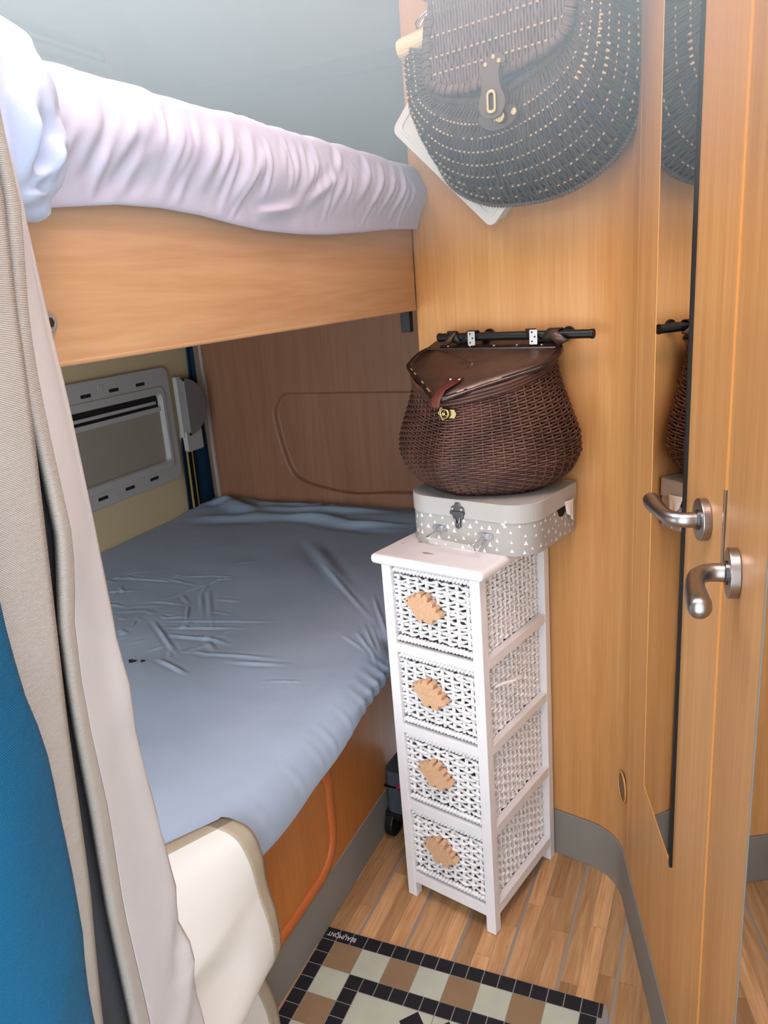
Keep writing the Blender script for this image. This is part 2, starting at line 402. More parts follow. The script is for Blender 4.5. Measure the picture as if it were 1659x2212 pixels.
# ------------------------------------------------------------------ floor of laminate strips with grey joints
mb = MB().box((-0.05, 0.55, -0.0135), (2.3, 2.6, 0.025)); FLOOR = struct('floor', mb, M['seam_grey'])
plank_meshes = {}
def plank_mesh(L):
    k = round(L, 2)
    if k not in plank_meshes:
        me = MB().box((0, 0, 0), (0.0341, k, 0.004)).mesh('plank')
        me.materials.append(M['plank']); plank_meshes[k] = me
    return plank_meshes[k]
PER = 0.11085; x_first = -0.7065
npl = 0
for k in range(-1, 11):
    for j in range(3):
        xc = x_first + k*PER + 0.0038 + 0.0346*(j+0.5) + 0.0003*j
        if xc < -0.80: continue
        y = -0.15 - rnd.random()*0.2
        while y < 1.62:
            L = rnd.choice([0.20, 0.26, 0.30, 0.34, 0.38])
            yc = y+L/2
            # the strip stops at the bathroom wall
            smax = (P0[1]-(xc-P0[0])*0.2217)+0.03
            if yc-L/2 < smax and yc > 0.0:
                o = bpy.data.objects.new('plank', plank_mesh(L)); COL.objects.link(o); o.parent = FLOOR
                o.location = (xc, yc, -0.002); npl += 1
            y += L+0.0006

# ------------------------------------------------------------------ bathroom cell: front panel, rounded corner, door wall
def plan_path(r=0.125, s_end=0.03, off=0.0):
    # panel line and door-wall line meet at PS(0.1134); fillet between
    t0 = 0.1134; sA = -0.079; half = math.radians(60.3)/2; tl = r*math.tan(half)
    pts = [PS(-0.372, off, 0), PS(-0.15, off, 0)]
    p1 = P0+PU*(t0-tl); c = p1+PN*r
    a0 = math.atan2(PN[1], PN[0])
    for i in range(17):
        a = a0-math.radians(60.3)*i/16
        pts.append(Vector((c[0]-(r-off)*math.cos(a), c[1]-(r-off)*math.sin(a), 0)))
    pts.append(AS(s_end, off, 0))
    return pts
def wall_from_path(front, back, z0, z1):
    outl = [(p.x, p.y) for p in front]+[(p.x, p.y) for p in reversed(back)]
    return MB().prism(outl, z0, z1)
WB = struct('wall_back', wall_from_path(plan_path(), plan_path(off=-0.03), 0.1265, ZC), M['panel_wood'], bev=0.003)
front = plan_path(off=0.0025, s_end=0.9); back = plan_path(off=-0.02, s_end=0.9)
struct('baseboard_back', wall_from_path(front, back, 0.0, 0.1265), M['skirting'], bev=0.0015)
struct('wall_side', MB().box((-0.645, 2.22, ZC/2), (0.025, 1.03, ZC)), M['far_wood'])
# small finger pull let into the rounded corner
fp = plan_path(off=0.0)[-3]; fq = plan_path(off=0.01)[-3]; fn = (fq-fp).normalized()
fc = fp+fn*0.0042+Vector((0, 0, 0.297))
mb = MB()
tang = Vector((-fn.y, fn.x, 0))
ring = [fc+fn*0.0005+tang*(0.031*math.cos(2*PI*i/28))+Vector((0, 0, 0.034*math.sin(2*PI*i/28))) for i in range(28)]
mb.tube(ring, 0.0022, 6, closed=True); FP = mb.build('finger_pull', M['panel_wood'], WB, smooth=True)
dish = [[fc+fn*(0.0008-0.0*(1-q*q))+tang*(0.030*q*math.cos(2*PI*i/28))+Vector((0, 0, 0.0335*q*math.sin(2*PI*i/28))) for i in range(29)] for q in (0.02, 0.4, 0.7, 1.0)]
o = grid('pull_dish', np.array([[list(p) for p in r] for r in dish]), plain('dish_grey', C(132, 118, 92), 0.4, 0.4), FP)
o['label'] = 'grey oval dish'

D1 = struct('door_1', MB().add([AS(s, o_, z) for s in (0.0303, 0.534) for o_ in (0.0, -0.025) for z in (0.1275, ZC)], [(0, 1, 3, 2), (4, 6, 7, 5), (0, 4, 5, 1), (2, 3, 7, 6), (0, 2, 6, 4), (1, 5, 7, 3)]), M['door_wood'], bev=0.0012)
def slab(s0, s1, o0, o1, z0, z1, fr=AS):
    return MB().add([fr(s, o_, z) for s in (s0, s1) for o_ in (o0, o1) for z in (z0, z1)], [(0, 1, 3, 2), (4, 6, 7, 5), (0, 4, 5, 1), (2, 3, 7, 6), (0, 2, 6, 4), (1, 5, 7, 3)])
mir = slab(0.1915, 0.3935, 0.0002, 0.003, 0.452, 1.98).build('mirror', M['mirror'], D1); mir['label'] = 'tall narrow mirror'
o = slab(0.3935, 0.4005, 0.0002, 0.0045, 0.445, 1.99).build('mirror_edge', M['rubber'], D1); o['label'] = 'dark mirror edge strip'
o = slab(0.190, 0.1915, 0.0002, 0.0035, 0.450, 1.98).build('mirror_edge', M['trim_wood'], D1)
o = MB().add([AS(0.19, 0.0002, 0.452), AS(0.394, 0.0002, 0.452), AS(0.394, 0.0002, 0.449), AS(0.19, 0.0002, 0.449), AS(0.19, 0.0035, 0.452), AS(0.394, 0.0035, 0.452), AS(0.394, 0.0035, 0.449), AS(0.19, 0.0035, 0.449)], [(0, 1, 2, 3), (7, 6, 5, 4), (0, 4, 5, 1), (1, 5, 6, 2), (2, 6, 7, 3), (3, 7, 4, 0)]).build('mirror_edge', M['trim_wood'], D1)
# jamb strip between the two doors
J = struct('trim_1', slab(0.5355, 0.573, -0.025, 0.0015, 0.1275, ZC), M['door_wood'], bev=0.0008)
slab(0.5722, 0.5738, -0.02, 0.0019, 0.1275, ZC).build('edge_band', M['trim_wood'], J)
zl = onA(1570, 1140)[1]
o = slab(0.5712, 0.5742, -0.018, 0.0030, zl-0.05, zl+0.045).build('latch_plate', M['chrome'], J)
# second door, standing slightly off the line
DB_ROT = math.radians(9.0)
BD = np.array([AD[0]*math.cos(-DB_ROT)-AD[1]*math.sin(-DB_ROT), AD[0]*math.sin(-DB_ROT)+AD[1]*math.cos(-DB_ROT), 0]); BN = np.array([BD[1], -BD[0], 0])
B0 = A0+AD*0.5765+AN*(0.0004)
def BS(s, off, z): p = B0+BD*s+BN*off; return Vector((p[0], p[1], z))
def onB(x, y, off=0.0):
    p = onplane(x, y, B0+BN*off, BN); return (float(np.dot(p-B0, BD)), float(p[2]))
D2 = struct('door_2', slab(0.0, 0.75, 0.0, -0.025, 0.1275, ZC, BS), M['door_wood'], bev=0.001)
sB = onB(1592, 2190)[0]; sB2 = onB(1650, 1500)[0]; sB = (sB+sB2)/2
o = slab(sB+0.003, 0.72, 0.0002, 0.003, 0.452, 1.98, BS).build('mirror', M['mirror'], D2); o['label'] = 'mirror on the near door'
o = slab(sB, sB+0.003, 0.0002, 0.0036, 0.45, 1.98, BS).build('mirror_edge', M['skirting'], D2)
o = slab(sB, 0.72, 0.0002, 0.0036, 0.449, 0.452, BS).build('mirror_edge', M['trim_wood'], D2)

# ------------------------------------------------------------------ far wall with two routed recesses
def far_wall(name, x0, x1, z0, z1, hole, depth, mat, mat_in):
    outer = [(x0, z0), (x1, z0), (x1, z1), (x0, z1)]
    if callable(z1): pass
    n = len(hole)
    cx = sum(p[0] for p in hole)/n; cz = sum(p[1] for p in hole)/n
    def to_rect(x, z):
        dx, dz = x-cx, z-cz; k = 1e9
        if dx > 1e-9: k = min(k, (x1-cx)/dx)
        if dx < -1e-9: k = min(k, (x0-cx)/dx)
        if dz > 1e-9: k = min(k, (z1-cz)/dz)
        if dz < -1e-9: k = min(k, (z0-cz)/dz)
        return cx+dx*k, cz+dz*k
    # make sure the four corners are hit: add boundary points towards them
    ang = [math.atan2(z-cz, x-cx) for x, z in hole]
    dense = []; snap = {}
    for i in range(n):
        p, q = hole[i], hole[(i+1) % n]; dense.append(p)
        for (ox, oz) in outer:
            a_, b_5 = math.atan2(p[1]-cz, p[0]-cx), math.atan2(q[1]-cz, q[0]-cx); c_ = math.atan2(oz-cz, ox-cx)
            d1 = (c_-a_+PI) % (2*PI)-PI; d2 = (b_5-a_+PI) % (2*PI)-PI
            if d1*d2 > 0 and abs(d1) < abs(d2):
                t = d1/d2; dense.append((p[0]+(q[0]-p[0])*t, p[1]+(q[1]-p[1])*t)); snap[len(dense)-1] = (ox, oz)
    hole = dense; n = len(hole)
    rim = []
    for i, (x, z) in enumerate(hole):
        rim.append(snap[i] if i in snap else to_rect(x, z))
    mb = MB().add([(x, YF, z) for x, z in hole]+[(x, YF, z) for x, z in rim], [(i, (i+1) % n, n+(i+1) % n, n+i) for i in range(n)])
    mb.add([(x0, YF+0.03, z0), (x1, YF+0.03, z0), (x1, YF+0.03, z1), (x0, YF+0.03, z1)], [(0, 1, 2, 3)])
    W = struct(name, mb, mat)
    # the recess: rounded lip, then a flat floor
    cx = sum(p[0] for p in hole)/n; cz = sum(p[1] for p in hole)/n
    prof = [(0.0, 0.0), (0.004, 0.0015), (0.008, 0.005), (0.012, depth*0.6), (0.015, depth*0.9), (0.022, depth)]
    rows = []
    for (inn, dep) in prof:
        rows.append([[x-(x-cx)/max(1e-6, math.hypot(x-cx, z-cz))*inn, YF+dep, z-(z-cz)/max(1e-6, math.hypot(x-cx, z-cz))*inn] for x, z in hole+[hole[0]]])
    grid('recess_lip', np.array(rows), mat, W)
    last = rows[-1][:-1]
    MB().add(last+[[cx, YF+depth, cz]], [(i, (i+1) % len(last), len(last)) for i in range(len(last))]).build('recess_panel', mat_in, W)
    return W
xs = lambda px, py: Fw(px, py)
h1 = spline([xs(598, 858), xs(588, 885), xs(592, 915), xs(612, 985), xs(636, 1030), xs(690, 1054), xs(760, 1068), xs(840, 1068)], 40)
h1 = [tuple(p) for p in h1]
zt = xs(620, 848)[1]
x_mid = -1.08
right = [(2*x_mid-x, z) for x, z in reversed(h1)]
hole1 = [(x, min(z, zt)) for x, z in ([(xs(612, 849)[0], zt)]+h1+right+[(2*x_mid-xs(612, 849)[0], zt)])]
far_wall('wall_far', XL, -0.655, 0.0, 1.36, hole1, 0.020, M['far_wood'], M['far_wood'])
xa, za = xs(522, 250); xb, zb = xs(575, 188); xc_, zc_ = xs(870, 135)
hole2 = [(-0.80, 1.50), (-0.80, zc_)]+[tuple(p) for p in spline([(xc_, zc_), xs(700, 163), (xb, zb), xs(535, 212), (xa, za), (xa+0.0, za-0.2), (xa+0.01, 1.52)], 26)]
far_wall('wall_far_upper', XL, -0.655, 1.361, 2.172, hole2, 0.05, M['upper_wall'], M['upper_wall'])
W_ = np.array([[[XL, YF, 2.30], [-1.88, YF, 2.172], [-0.655, YF, 2.172]],
               [[XL, 2.63, 2.39], [-1.88, 2.60, 2.31], [-0.655, 2.60, 2.31]],
               [[XL, 2.50, 2.47], [-1.88, 2.45, 2.43], [-0.655, 2.45, 2.43]],
               [[XL, 2.28, 2.53], [-1.88, 2.22, 2.515], [-0.655, 2.22, 2.515]],
               [[XL, 2.00, 2.55], [-1.88, 1.95, 2.55], [-0.655, 1.95, 2.55]]])
o = grid('ceiling_slope', W_, M['ceiling'], None); o['kind'] = 'structure'; o.name = 'ceiling_slope'
o = MB().add([(XL, YF, 2.172), (-1.88, YF, 2.172), (XL, YF, 2.30)], [(0, 1, 2)]).build('wall_far_corner', M['upper_wall']); o['kind'] = 'structure'
struct('ceiling', MB().box((-0.5, 0.87, ZC+0.02), (3.2, 3.8, 0.04)), M['ceiling'])
# left wall: cream below the bunk, pale grey above
struct('wall_left', MB().box((XL-0.015, 1.2, 0.69), (0.03, 3.1, 1.38)), M['cream_wall'])
struct('wall_left_upper', MB().box((XL-0.015, 1.2, 1.965), (0.03, 3.1, 1.168)), M['upper_wall'])

# ------------------------------------------------------------------ windows in the left wall: grey plastic frame with roller blind
def lw(y, z, o): return (XL+o, y, z)
def window(name, y0, y1, z0, z1, iy1, iz0, iz1, slots, caps, label=None):
    W = bpy.data.objects.new(name, None); COL.objects.link(W); W['kind'] = 'structure'
    iy0 = y0+(y1-iy1)
    n = 6
    mb = MB(); frame_prism(mb, rrect(y0, y1, z0, z1, 0.035, n), rrect(iy0, iy1, iz0, iz1, 0.018, n), 0.0, 0.022, lw)
    mb.build('window_frame', M['win_grey'], W, bev=0.004)
    m2 = 0.022
    mb = MB(); frame_prism(mb, rrect(iy0-m2, iy1+m2, iz0-m2-0.01, iz1+m2+0.01, 0.028, n), rrect(iy0-0.003, iy1+0.003, iz0-0.003, iz1+0.003, 0.018, n), 0.02, 0.027, lw)
    mb.build('inner_frame', M['win_grey'], W, bev=0.003)
    # upper gap under the cassette, blind and its rail
    zb = iz1-0.058
    MB().prism(rrect(iy0, iy1, iz0, zb, [0.015, 0.001, 0.001, 0.015]), 0.002, 0.006, lw).build('blind', M['win_blind'], W)
    MB().prism(rrect(iy0, iy1, zb, iz1, [0.001, 0.015, 0.015, 0.001]), 0.001, 0.003, lw).build('window_pane', M['dark_slot'], W)
    R = MB().prism(rrect(iy0+0.002, iy1-0.002, zb-0.008, zb+0.010, 0.003), 0.004, 0.016, lw).build('blind_rail', M['win_grey'], W, bev=0.002)
    MB().prism(rrect(iy0+0.002, iy1-0.02, zb+0.022, zb+0.034, 0.003), 0.003, 0.012, lw).build('fly_screen_rail', M['win_grey'], W, bev=0.002)
    yl = iy0+(iy1-iy0)*0.42
    MB().prism(rrect(yl, yl+0.055, zb-0.004, zb+0.028, 0.004), 0.012, 0.024, lw).build('blind_latch', M['win_grey'], W, bev=0.003)
    MB().tube([lw(yl+0.05, zb+0.02, 0.022), lw(yl+0.056, zb+0.045, 0.026), lw(yl+0.075, zb+0.062, 0.026)], 0.005, 8).build('latch_tongue', M['win_grey'], W, smooth=True)
    for (y, z) in slots:
        MB().prism(rrect(y-0.024, y+0.024, z-0.006, z+0.006, 0.002), 0.0222, 0.0232, lw).build('vent_slot', M['dark_slot'], W)
    for (y, z) in caps:
        MB().tube([lw(y, z, 0.0215), lw(y, z, 0.024)], 0.013, 14).build('screw_cap', M['win_grey'], W, bev=0.001)
    return W
tops = [Lw(174.5, 856.5), Lw(235.5, 843), Lw(292.7, 830.8)]; bots = [Lw(213, 1076), Lw(271.5, 1053.7), Lw(324, 1033.5)]
caps = [Lw(206, 839), Lw(320, 814), Lw(246, 1073), Lw(354, 1031)]
window('window_1', 1.30, 2.492, 0.702, 1.158, 2.428, 0.79, 1.055, tops+bots, caps)
ty = 0.0
z2 = Lw(210, 110)[1]
y2 = Lw(256, 130)[0]
s2 = [Lw(31, 26), Lw(108, 51), Lw(176, 73)]
window('window_2', 1.30, y2, z2-0.40, Lw(176, 60)[1]+0.03, Lw(228, 140)[0], z2-0.30, z2+0.01, s2, [])

# corner strip, blue fabric strip with yellow stripes, reading lamp on the left wall
struct('trim_2', MB().box((XL+0.006, 2.712, 0.93), (0.012, 0.046, 0.86)).box((XL+0.016, YF-0.008, 0.93), (0.014, 0.014, 0.86)), M['corner_white'], bev=0.002)
T = thing('curtain_band', 'navy fabric band with two pale yellow stripes beside the lower window', 'curtain band', (XL+0.012, 2.6, 0.556))
def band_edges(z):
    zs = [0.50, 0.83, 0.96, 1.03, 1.30]
    return float(np.interp(z, zs, [2.505, 2.515, 2.56, 2.625, 2.640])), float(np.interp(z, zs, [2.688, 2.686, 2.684, 2.676, 2.678]))
def band_pt(v, z, o): a_, b_6 = band_edges(z); return [0.004*math.sin(v*9)+0.004+o, a_+(b_6-a_)*v-2.6, z-0.556]
grid('band_cloth', np.array([[band_pt(v, z, 0) for v in np.linspace(0, 1, 20)] for z in np.linspace(0.556, 1.26, 16)]), M['navy'], T, solid=0.003)
for v0, v1, mt in ((0.0, 0.10, 'navy_dark'), (0.10, 0.17, 'stripe_yellow'), (0.17, 0.32, 'navy_dark'), (0.32, 0.39, 'stripe_yellow'), (0.39, 0.47, 'navy_dark')):
    grid('stripe' if 'y' == mt[-1] or 'yellow' in mt else 'dark_stripe', np.array([[band_pt(v, z, 0.0036) for v in np.linspace(v0, v1, 4)] for z in np.linspace(0.556, 0.86, 6)]), M[mt], T)
yl, zl = Lw(381, 880)
T = thing('reading_lamp', 'grey half-round reading lamp on the wall beside the lower window', 'lamp', (XL+0.02, yl, zl))
f = lambda a, b, c: (c, a, b)
hd = [(0.0, -0.115), (0.0, 0.115)]+[(0.125*math.sin(PI*i/18), 0.115*math.cos(PI*i/18)) for i in range(1, 18)]
MB().prism(hd, 0.006, 0.036, f).build('lamp_head', M['lamp_grey'], T, bev=0.006)
MB().prism([(y*1.0+0.035, z*0.98-0.01) for y, z in hd], -0.004, 0.012, f).build('diffuser', M['clear_plastic'], T, bev=0.003)
MB().prism(rrect(-0.012, 0.09, -0.185, -0.10, 0.008), -0.015, 0.022, f).build('lamp_base', M['win_grey'], T, bev=0.006)
MB().prism(rrect(-0.018, 0.006, -0.125, 0.125, 0.004), -0.006, 0.014, f).build('lamp_bracket', M['win_grey'], T, bev=0.002)
for zz in (0.112, -0.112): MB().tube([(0.03, 0.0, zz), (0.036, 0.0, zz)], 0.006, 8).build('lamp_screw', M['dark_slot'], T)
# ------------------------------------------------------------------ upper bunk
XB = -0.659
T = thing('bunk_bed', 'upper bunk with pale wooden side board above the lower bed', 'bunk bed', (XB, 1.0, 1.34))
b = lambda c, s: MB().box((c[0]-XB, c[1]-1.0, c[2]-1.34), s)
b((XB-0.010, 0.965, 1.440), (0.020, 1.44, 0.196)).build('side_board', M['bunk_wood'], T, bev=0.003)
b((XB-0.010, 0.965, 1.3445), (0.0215, 1.44, 0.006)).build('edge_band', M['bunk_wood'], T, bev=0.002)
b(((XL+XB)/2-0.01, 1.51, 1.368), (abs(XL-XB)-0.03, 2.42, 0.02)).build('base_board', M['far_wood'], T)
p = onx(100, 697, XB)
R = MB().tube([(0.0, p[1]-1.0, p[2]-1.34), (0.005, p[1]-1.0, p[2]-1.34)], 0.0115, 18).build('bolt', M['lamp_grey'], T, bev=0.002)
MB().tube([(0.0045, p[1]-1.0, p[2]-1.34), (0.0062, p[1]-1.0, p[2]-1.34)], 0.0055, 6).build('bolt_socket', M['chrome_dark'], R)
pb = onx(902, 690, XB-0.02)
b((XB-0.022, 1.676, 1.318), (0.022, 0.022, 0.046)).build('support_bracket', M['rubber'], T, bev=0.002)

hem_px = [(0, 437), (60, 440), (150, 436), (250, 432), (340, 440), (430, 457), (500, 476), (560, 490), (640, 499), (700, 501), (780, 496), (840, 490), (890, 490)]
hem_yz = np.array([onx(x, y, XB+0.01)[1:] for x, y in hem_px])
def yz(px, py, X): p = onx(px, py, X); return float(p[1]), float(p[2])
NU, NV = 330, 120
yy = np.linspace(0.27, 1.682, NU)
hz = np.interp(yy, hem_yz[:, 0], hem_yz[:, 1])
def upper_profile(hz, top=1.648, xf=XB+0.026, xin=XL+0.03, bul=0.014):
    """rows of (x,z) from hem up the face, over the edge and onto the top"""
    rows = []
    for h in hz:
        pts = [(XB+0.003, h), (XB+0.014, h-0.004), (xf-0.004, h+0.022), (xf+bul, h+0.5*(top-h)), (xf+0.002, top-0.03), (xf-0.014, top-0.006), (xf-0.05, top), (xf-0.3, top+0.002), (xin, top)]
        P = spline(pts[:7], 96); tail = np.array([[xf-0.05+(xin-xf+0.05)*t, top] for t in np.linspace(0.03, 1, NV-96)])
        rows.append(np.vstack([P, tail]))
    return np.array(rows)
prof = upper_profile(hz)
P = np.zeros((NU, NV, 3)); P[..., 0] = prof[..., 0]; P[..., 1] = yy[:, None]; P[..., 2] = prof[..., 1]
def pxlines(L, X):
    out = []
    for (x0, y0, x1, y1, w, a) in L:
        p, q = yz(x0, y0, X), yz(x1, y1, X); out.append((p[0], p[1], q[0], q[1], w, a))
    return out
fl = pxlines([(300, 228, 170, 428, .012, .007), (345, 215, 205, 415, .010, .006), (330, 300, 255, 425, .010, .005), (388, 215, 372, 425, .008, .006), (408, 222, 392, 400, .006, .005),
              (470, 250, 440, 425, .009, .006), (505, 262, 480, 380, .006, .004), (545, 275, 520, 405, .010, .007), (575, 320, 498, 455, .012, .009), (640, 300, 625, 420, .008, .004),
              (740, 318, 722, 380, .008, .009), (722, 380, 660, 440, .009, .010), (660, 440, 560, 468, .009, .009), (690, 320, 640, 440, .010, .005), (800, 340, 765, 445, .010, .006),
              (832, 345, 795, 460, .008, .006), (858, 350, 822, 470, .007, .006), (876, 360, 850, 478, .007, .007), (560, 455, 640, 452, .005, .007), (260, 200, 230, 330, .012, .004), (210, 180, 150, 380, .014, .005), (620, 290, 600, 380, .006, .003)], XB+0.03)
rw = random.Random(31)
for _ in range(34):
    y_ = rw.uniform(0.66, 1.68); z_ = rw.uniform(1.58, 1.645); ln = rw.uniform(0.05, 0.12); fl.append((y_, z_, y_-ln*rw.uniform(0.1, 0.7), z_-ln, rw.uniform(0.004, 0.008), rw.uniform(0.002, 0.005)))
U = np.repeat(yy[:, None], NV, 1); V = P[..., 2]
face = np.clip((P[..., 0]-(XB-0.05))/0.05, 0, 1)
disp = (0.6*folds(U, V, fl)+0.0035*vnoise(U, V, 12, 3)+0.0009*vnoise(U+V*0.6, V*0.25, 90, 4))*face*np.clip((np.arange(NV)-3)/10, 0, 1)[None, :]
P[..., 0] += disp
P[..., 2] += (0.004*vnoise(U, P[..., 0]*2, 20, 5)+0.002*vnoise(U, P[..., 0], 60, 8))*np.clip((V-1.60)/0.04, 0, 1)
T = thing('bunk_mattress', 'bunk mattress in a wrinkled white fitted sheet on the upper bunk', 'mattress', (0, 0, 0))
grid('fitted_sheet', P, M['sheet_white'], T)
MB().box(((XL+XB)/2-0.02, 1.5, 1.51), (abs(XL-XB)-0.09, 2.3, 0.255)).build('mattress_core', M['sheet_white'], T, bev=0.03)

# gathered white cloth over the near end of the bunk
NU2, NV2 = 110, 120
edge = np.array([yz(x, y, XB+0.06) for x, y in ((92, 110), (112, 150), (128, 210), (140, 290), (149, 360), (146, 400), (128, 428))])
zt = np.linspace(1.488, 1.676, 60)
yr = np.interp(zt[::-1], edge[::-1, 1], edge[::-1, 0])[::-1]
Pp = []
prof2 = spline([(XB+0.004, 1.500), (XB+0.024, 1.485), (XB+0.056, 1.500), (XB+0.074, 1.555), (XB+0.070, 1.61), (XB+0.046, 1.655), (XB+0.0, 1.672), (XB-0.12, 1.676), (XB-0.25, 1.672)], NV2)
for i in range(NU2):
    t = i/(NU2-1); row = []
    for j in range(NV2):
        x, z = prof2[j]
        ye = float(np.interp(z, edge[::-1, 1], edge[::-1, 0]))
        y = 0.27+(ye-0.27)*t
        k = (1-t); roll = math.sqrt(max(0, 1-(max(0, t-0.90)/0.10)**2))
        row.append([XB+0.046+(x-XB-0.046)*(0.3+0.7*roll) if x > XB+0.046 else x, y, z if z < 1.64 else 1.645+(z-1.645)*(0.2+0.8*roll)])
    Pp.append(row)
Pp = np.array(Pp)
fl2 = pxlines([(8, 185, 58, 400, .008, .012), (40, 100, 95, 300, .010, .014), (95, 300, 100, 390, .008, .012), (20, 110, 50, 330, .012, .010), (70, 110, 112, 250, .012, .010), (60, 395, 95, 370, .006, .008), (50, 425, 110, 420, .006, .008), (30, 140, 62, 300, .008, .006), (112, 250, 128, 400, .014, .006)], XB+0.06)
d2 = 1.35*folds(Pp[..., 1], Pp[..., 2], fl2)*np.clip((Pp[..., 0]-XB)/0.03, 0, 1)
Pp[..., 0] += d2
T = thing('gathered_cloth', 'smooth bluish white cloth gathered over the near end of the upper bunk', 'cloth', (0, 0, 0))
grid('cloth', Pp, M['sheet_white2'], T)

# ------------------------------------------------------------------ lower bed: base with plinth and hatch, mattress with blue-grey sheet
XBASE, ZM = -0.784, 0.54
T = thing('bed_base', 'orange wooden bed base with grey plinth under the lower mattress', 'bed base', (XBASE, 1.4, 0))
bb = lambda c, s: MB().box((c[0]-XBASE, c[1]-1.4, c[2]), s)
bb((XBASE-0.01, 1.5, 0.285), (0.02, 2.45, 0.328)).build('side_panel', M['base_wood'], T)
bb((XBASE-0.008, 1.5, 0.0605), (0.02, 2.45, 0.121)).build('plinth', M['skirting'], T, bev=0.002)
bb(((XL+XBASE)/2-0.01, 1.5, 0.44), (abs(XL-XBASE)-0.03, 2.42, 0.02)).build('bed_board', M['base_wood'], T)
hx = lambda y, z, o: (o, y-1.4, z)
MB().prism(rrect(0.35, 1.272, 0.148, 0.405, 0.075, 10), 0.0, 0.003, hx).build('hatch', M['base_wood'], T, bev=0.001)
HT = T.children[-1] if T.children else None
HT = [c for c in bpy.data.objects if c.parent is T and c.name.startswith('hatch')][0]
ring = rrect(0.345, 1.279, 0.141, 0.412, 0.08, 12)
mb = MB().tube([(0.004, y-1.4, z) for y, z in ring], 0.0155, 10, closed=True, up=(1, 0, 0), flat=0.42)
o = mb.build('hatch_rim', M['hatch_trim'], HT, smooth=True); o['label'] = 'orange rounded rim'

NU, NV = 420, 380
yy = np.linspace(0.30, 2.722, NU)
hy = np.array([0.30, 0.96, 1.1, 1.22, 1.33, 1.44, 1.52, 1.57, 1.60, 1.66, 2.0, 2.72]); hzv = np.array([0.405, 0.408, 0.412, 0.424, 0.436, 0.444, 0.452, 0.476, 0.487, 0.47, 0.46, 0.46])
hz = np.interp(yy, hy, hzv)+0.006*np.sin(yy*9)+0.004*np.sin(yy*23)
rows = []
XF = -0.733
for k, h in enumerate(hz):
    bump = -0.022*math.exp(-((yy[k]-1.63)/0.035)**2)
    xf = XF+bump
    pts = [(XBASE+0.012, h+0.004), (XBASE+0.03, h-0.004), (xf-0.004, h+0.012), (xf+0.002, (h+ZM)/2), (xf-0.010, ZM-0.028), (xf-0.035, ZM-0.006), (xf-0.085, ZM)]
    q = spline(pts, 70)
    tail = np.array([[xf-0.085+(XL+0.006-xf+0.085)*t, ZM] for t in np.linspace(0.006, 1, NV-70)])
    rows.append(np.vstack([q, tail]))
pr = np.array(rows); P = np.zeros((NU, NV, 3)); P[..., 0] = pr[..., 0]; P[..., 1] = yy[:, None]; P[..., 2] = pr[..., 1]
def cropl(L, ox=190, oy=1020, sc=2.304):
    out = []
    for (x0, y0, x1, y1, w, a) in L:
        p = onz(x0/sc+ox, y0/sc+oy, ZM); q = onz(x1/sc+ox, y1/sc+oy, ZM)
        out.append((p[0], p[1], q[0], q[1], w, a))
    return out
bl = [(a0_, a1_, a2_, a3_, w_*(0.55 if w_ < 0.0125 else 1), h_*(0.6 if w_ < 0.0125 else 1)) for (a0_, a1_, a2_, a3_, w_, h_) in cropl([(480, 235, 1000, 225, .030, .012), (1000, 225, 1600, 288, .028, .012), (600, 130, 900, 228, .04, .018), (900, 228, 1300, 240, .022, .010), (700, 110, 1000, 213, .030, .014), (900, 196, 1560, 212, .02, .012),
            (850, 170, 1250, 190, .02, .012), (1150, 185, 1180, 165, .02, .012), (1210, 195, 1240, 165, .02, .012), (560, 175, 800, 150, .02, .010), (1250, 262, 1620, 270, .014, .008),
            (150, 530, 470, 545, .010, .006), (330, 520, 560, 560, .009, .005), (480, 518, 640, 512, .009, .006), (600, 512, 740, 520, .008, .006), (430, 610, 600, 545, .010, .006), (560, 600, 610, 540, .010, .006), (290, 640, 500, 655, .008, .007), (500, 655, 490, 740, .007, .007), (320, 700, 470, 712, .006, .004), (330, 690, 410, 645, .006, .005),
            (330, 740, 960, 735, .008, .007), (340, 772, 800, 768, .010, .007), (360, 805, 700, 832, .012, .007), (150, 805, 230, 765, .007, .007), (220, 775, 240, 740, .006, .005), (320, 735, 450, 915, .010, .007), (340, 928, 500, 1012, .010, .008), (450, 888, 960, 925, .010, .006), (700, 940, 1000, 955, .012, .006), (860, 1035, 1085, 1042, .006, .006),
            (60, 655, 190, 670, .010, .006), (70, 600, 260, 590, .012, .005), (600, 570, 610, 730, .012, .004), (560, 590, 570, 700, .010, .004), (730, 460, 850, 440, .008, .003),
            (1150, 440, 1430, 750, .012, .006), (1100, 330, 1300, 600, .02, .006), (1420, 610, 1478, 800, .008, .008), (1370, 755, 1440, 905, .008, .008), (1395, 850, 1455, 965, .008, .008), (1450, 690, 1500, 850, .008, .008), (1330, 790, 1420, 900, .008, .006), (1250, 800, 1400, 900, .008, .004), (1400, 740, 1470, 900, .006, .006)])]
rw = random.Random(21)
for _ in range(46):
    q_ = onz(rw.uniform(215, 470), rw.uniform(1235, 1420), ZM); an = rw.gauss(0.2, 0.7); ln = rw.uniform(0.03, 0.12)
    bl.append((q_[0], q_[1], q_[0]+ln*math.cos(an), q_[1]+ln*math.sin(an), rw.uniform(0.004, 0.008), rw.uniform(0.001, 0.003)))
wgt = np.clip((np.arange(NV)-30)/40, 0, 1)[None, :]
U, V = P[..., 0], P[..., 1]
P[..., 2] += (folds(U, V, bl)+0.008*vnoise(U, V, 4, 11)+0.0022*vnoise(U, V, 13, 12)+0.0006*vnoise(U, V, 40, 13))*wgt
# the pillow end swells up against the far wall
P[..., 2] += 0.018*np.exp(-((V-2.60)/0.10)**2)*np.clip((-U-0.8)/0.2, 0, 1)*wgt
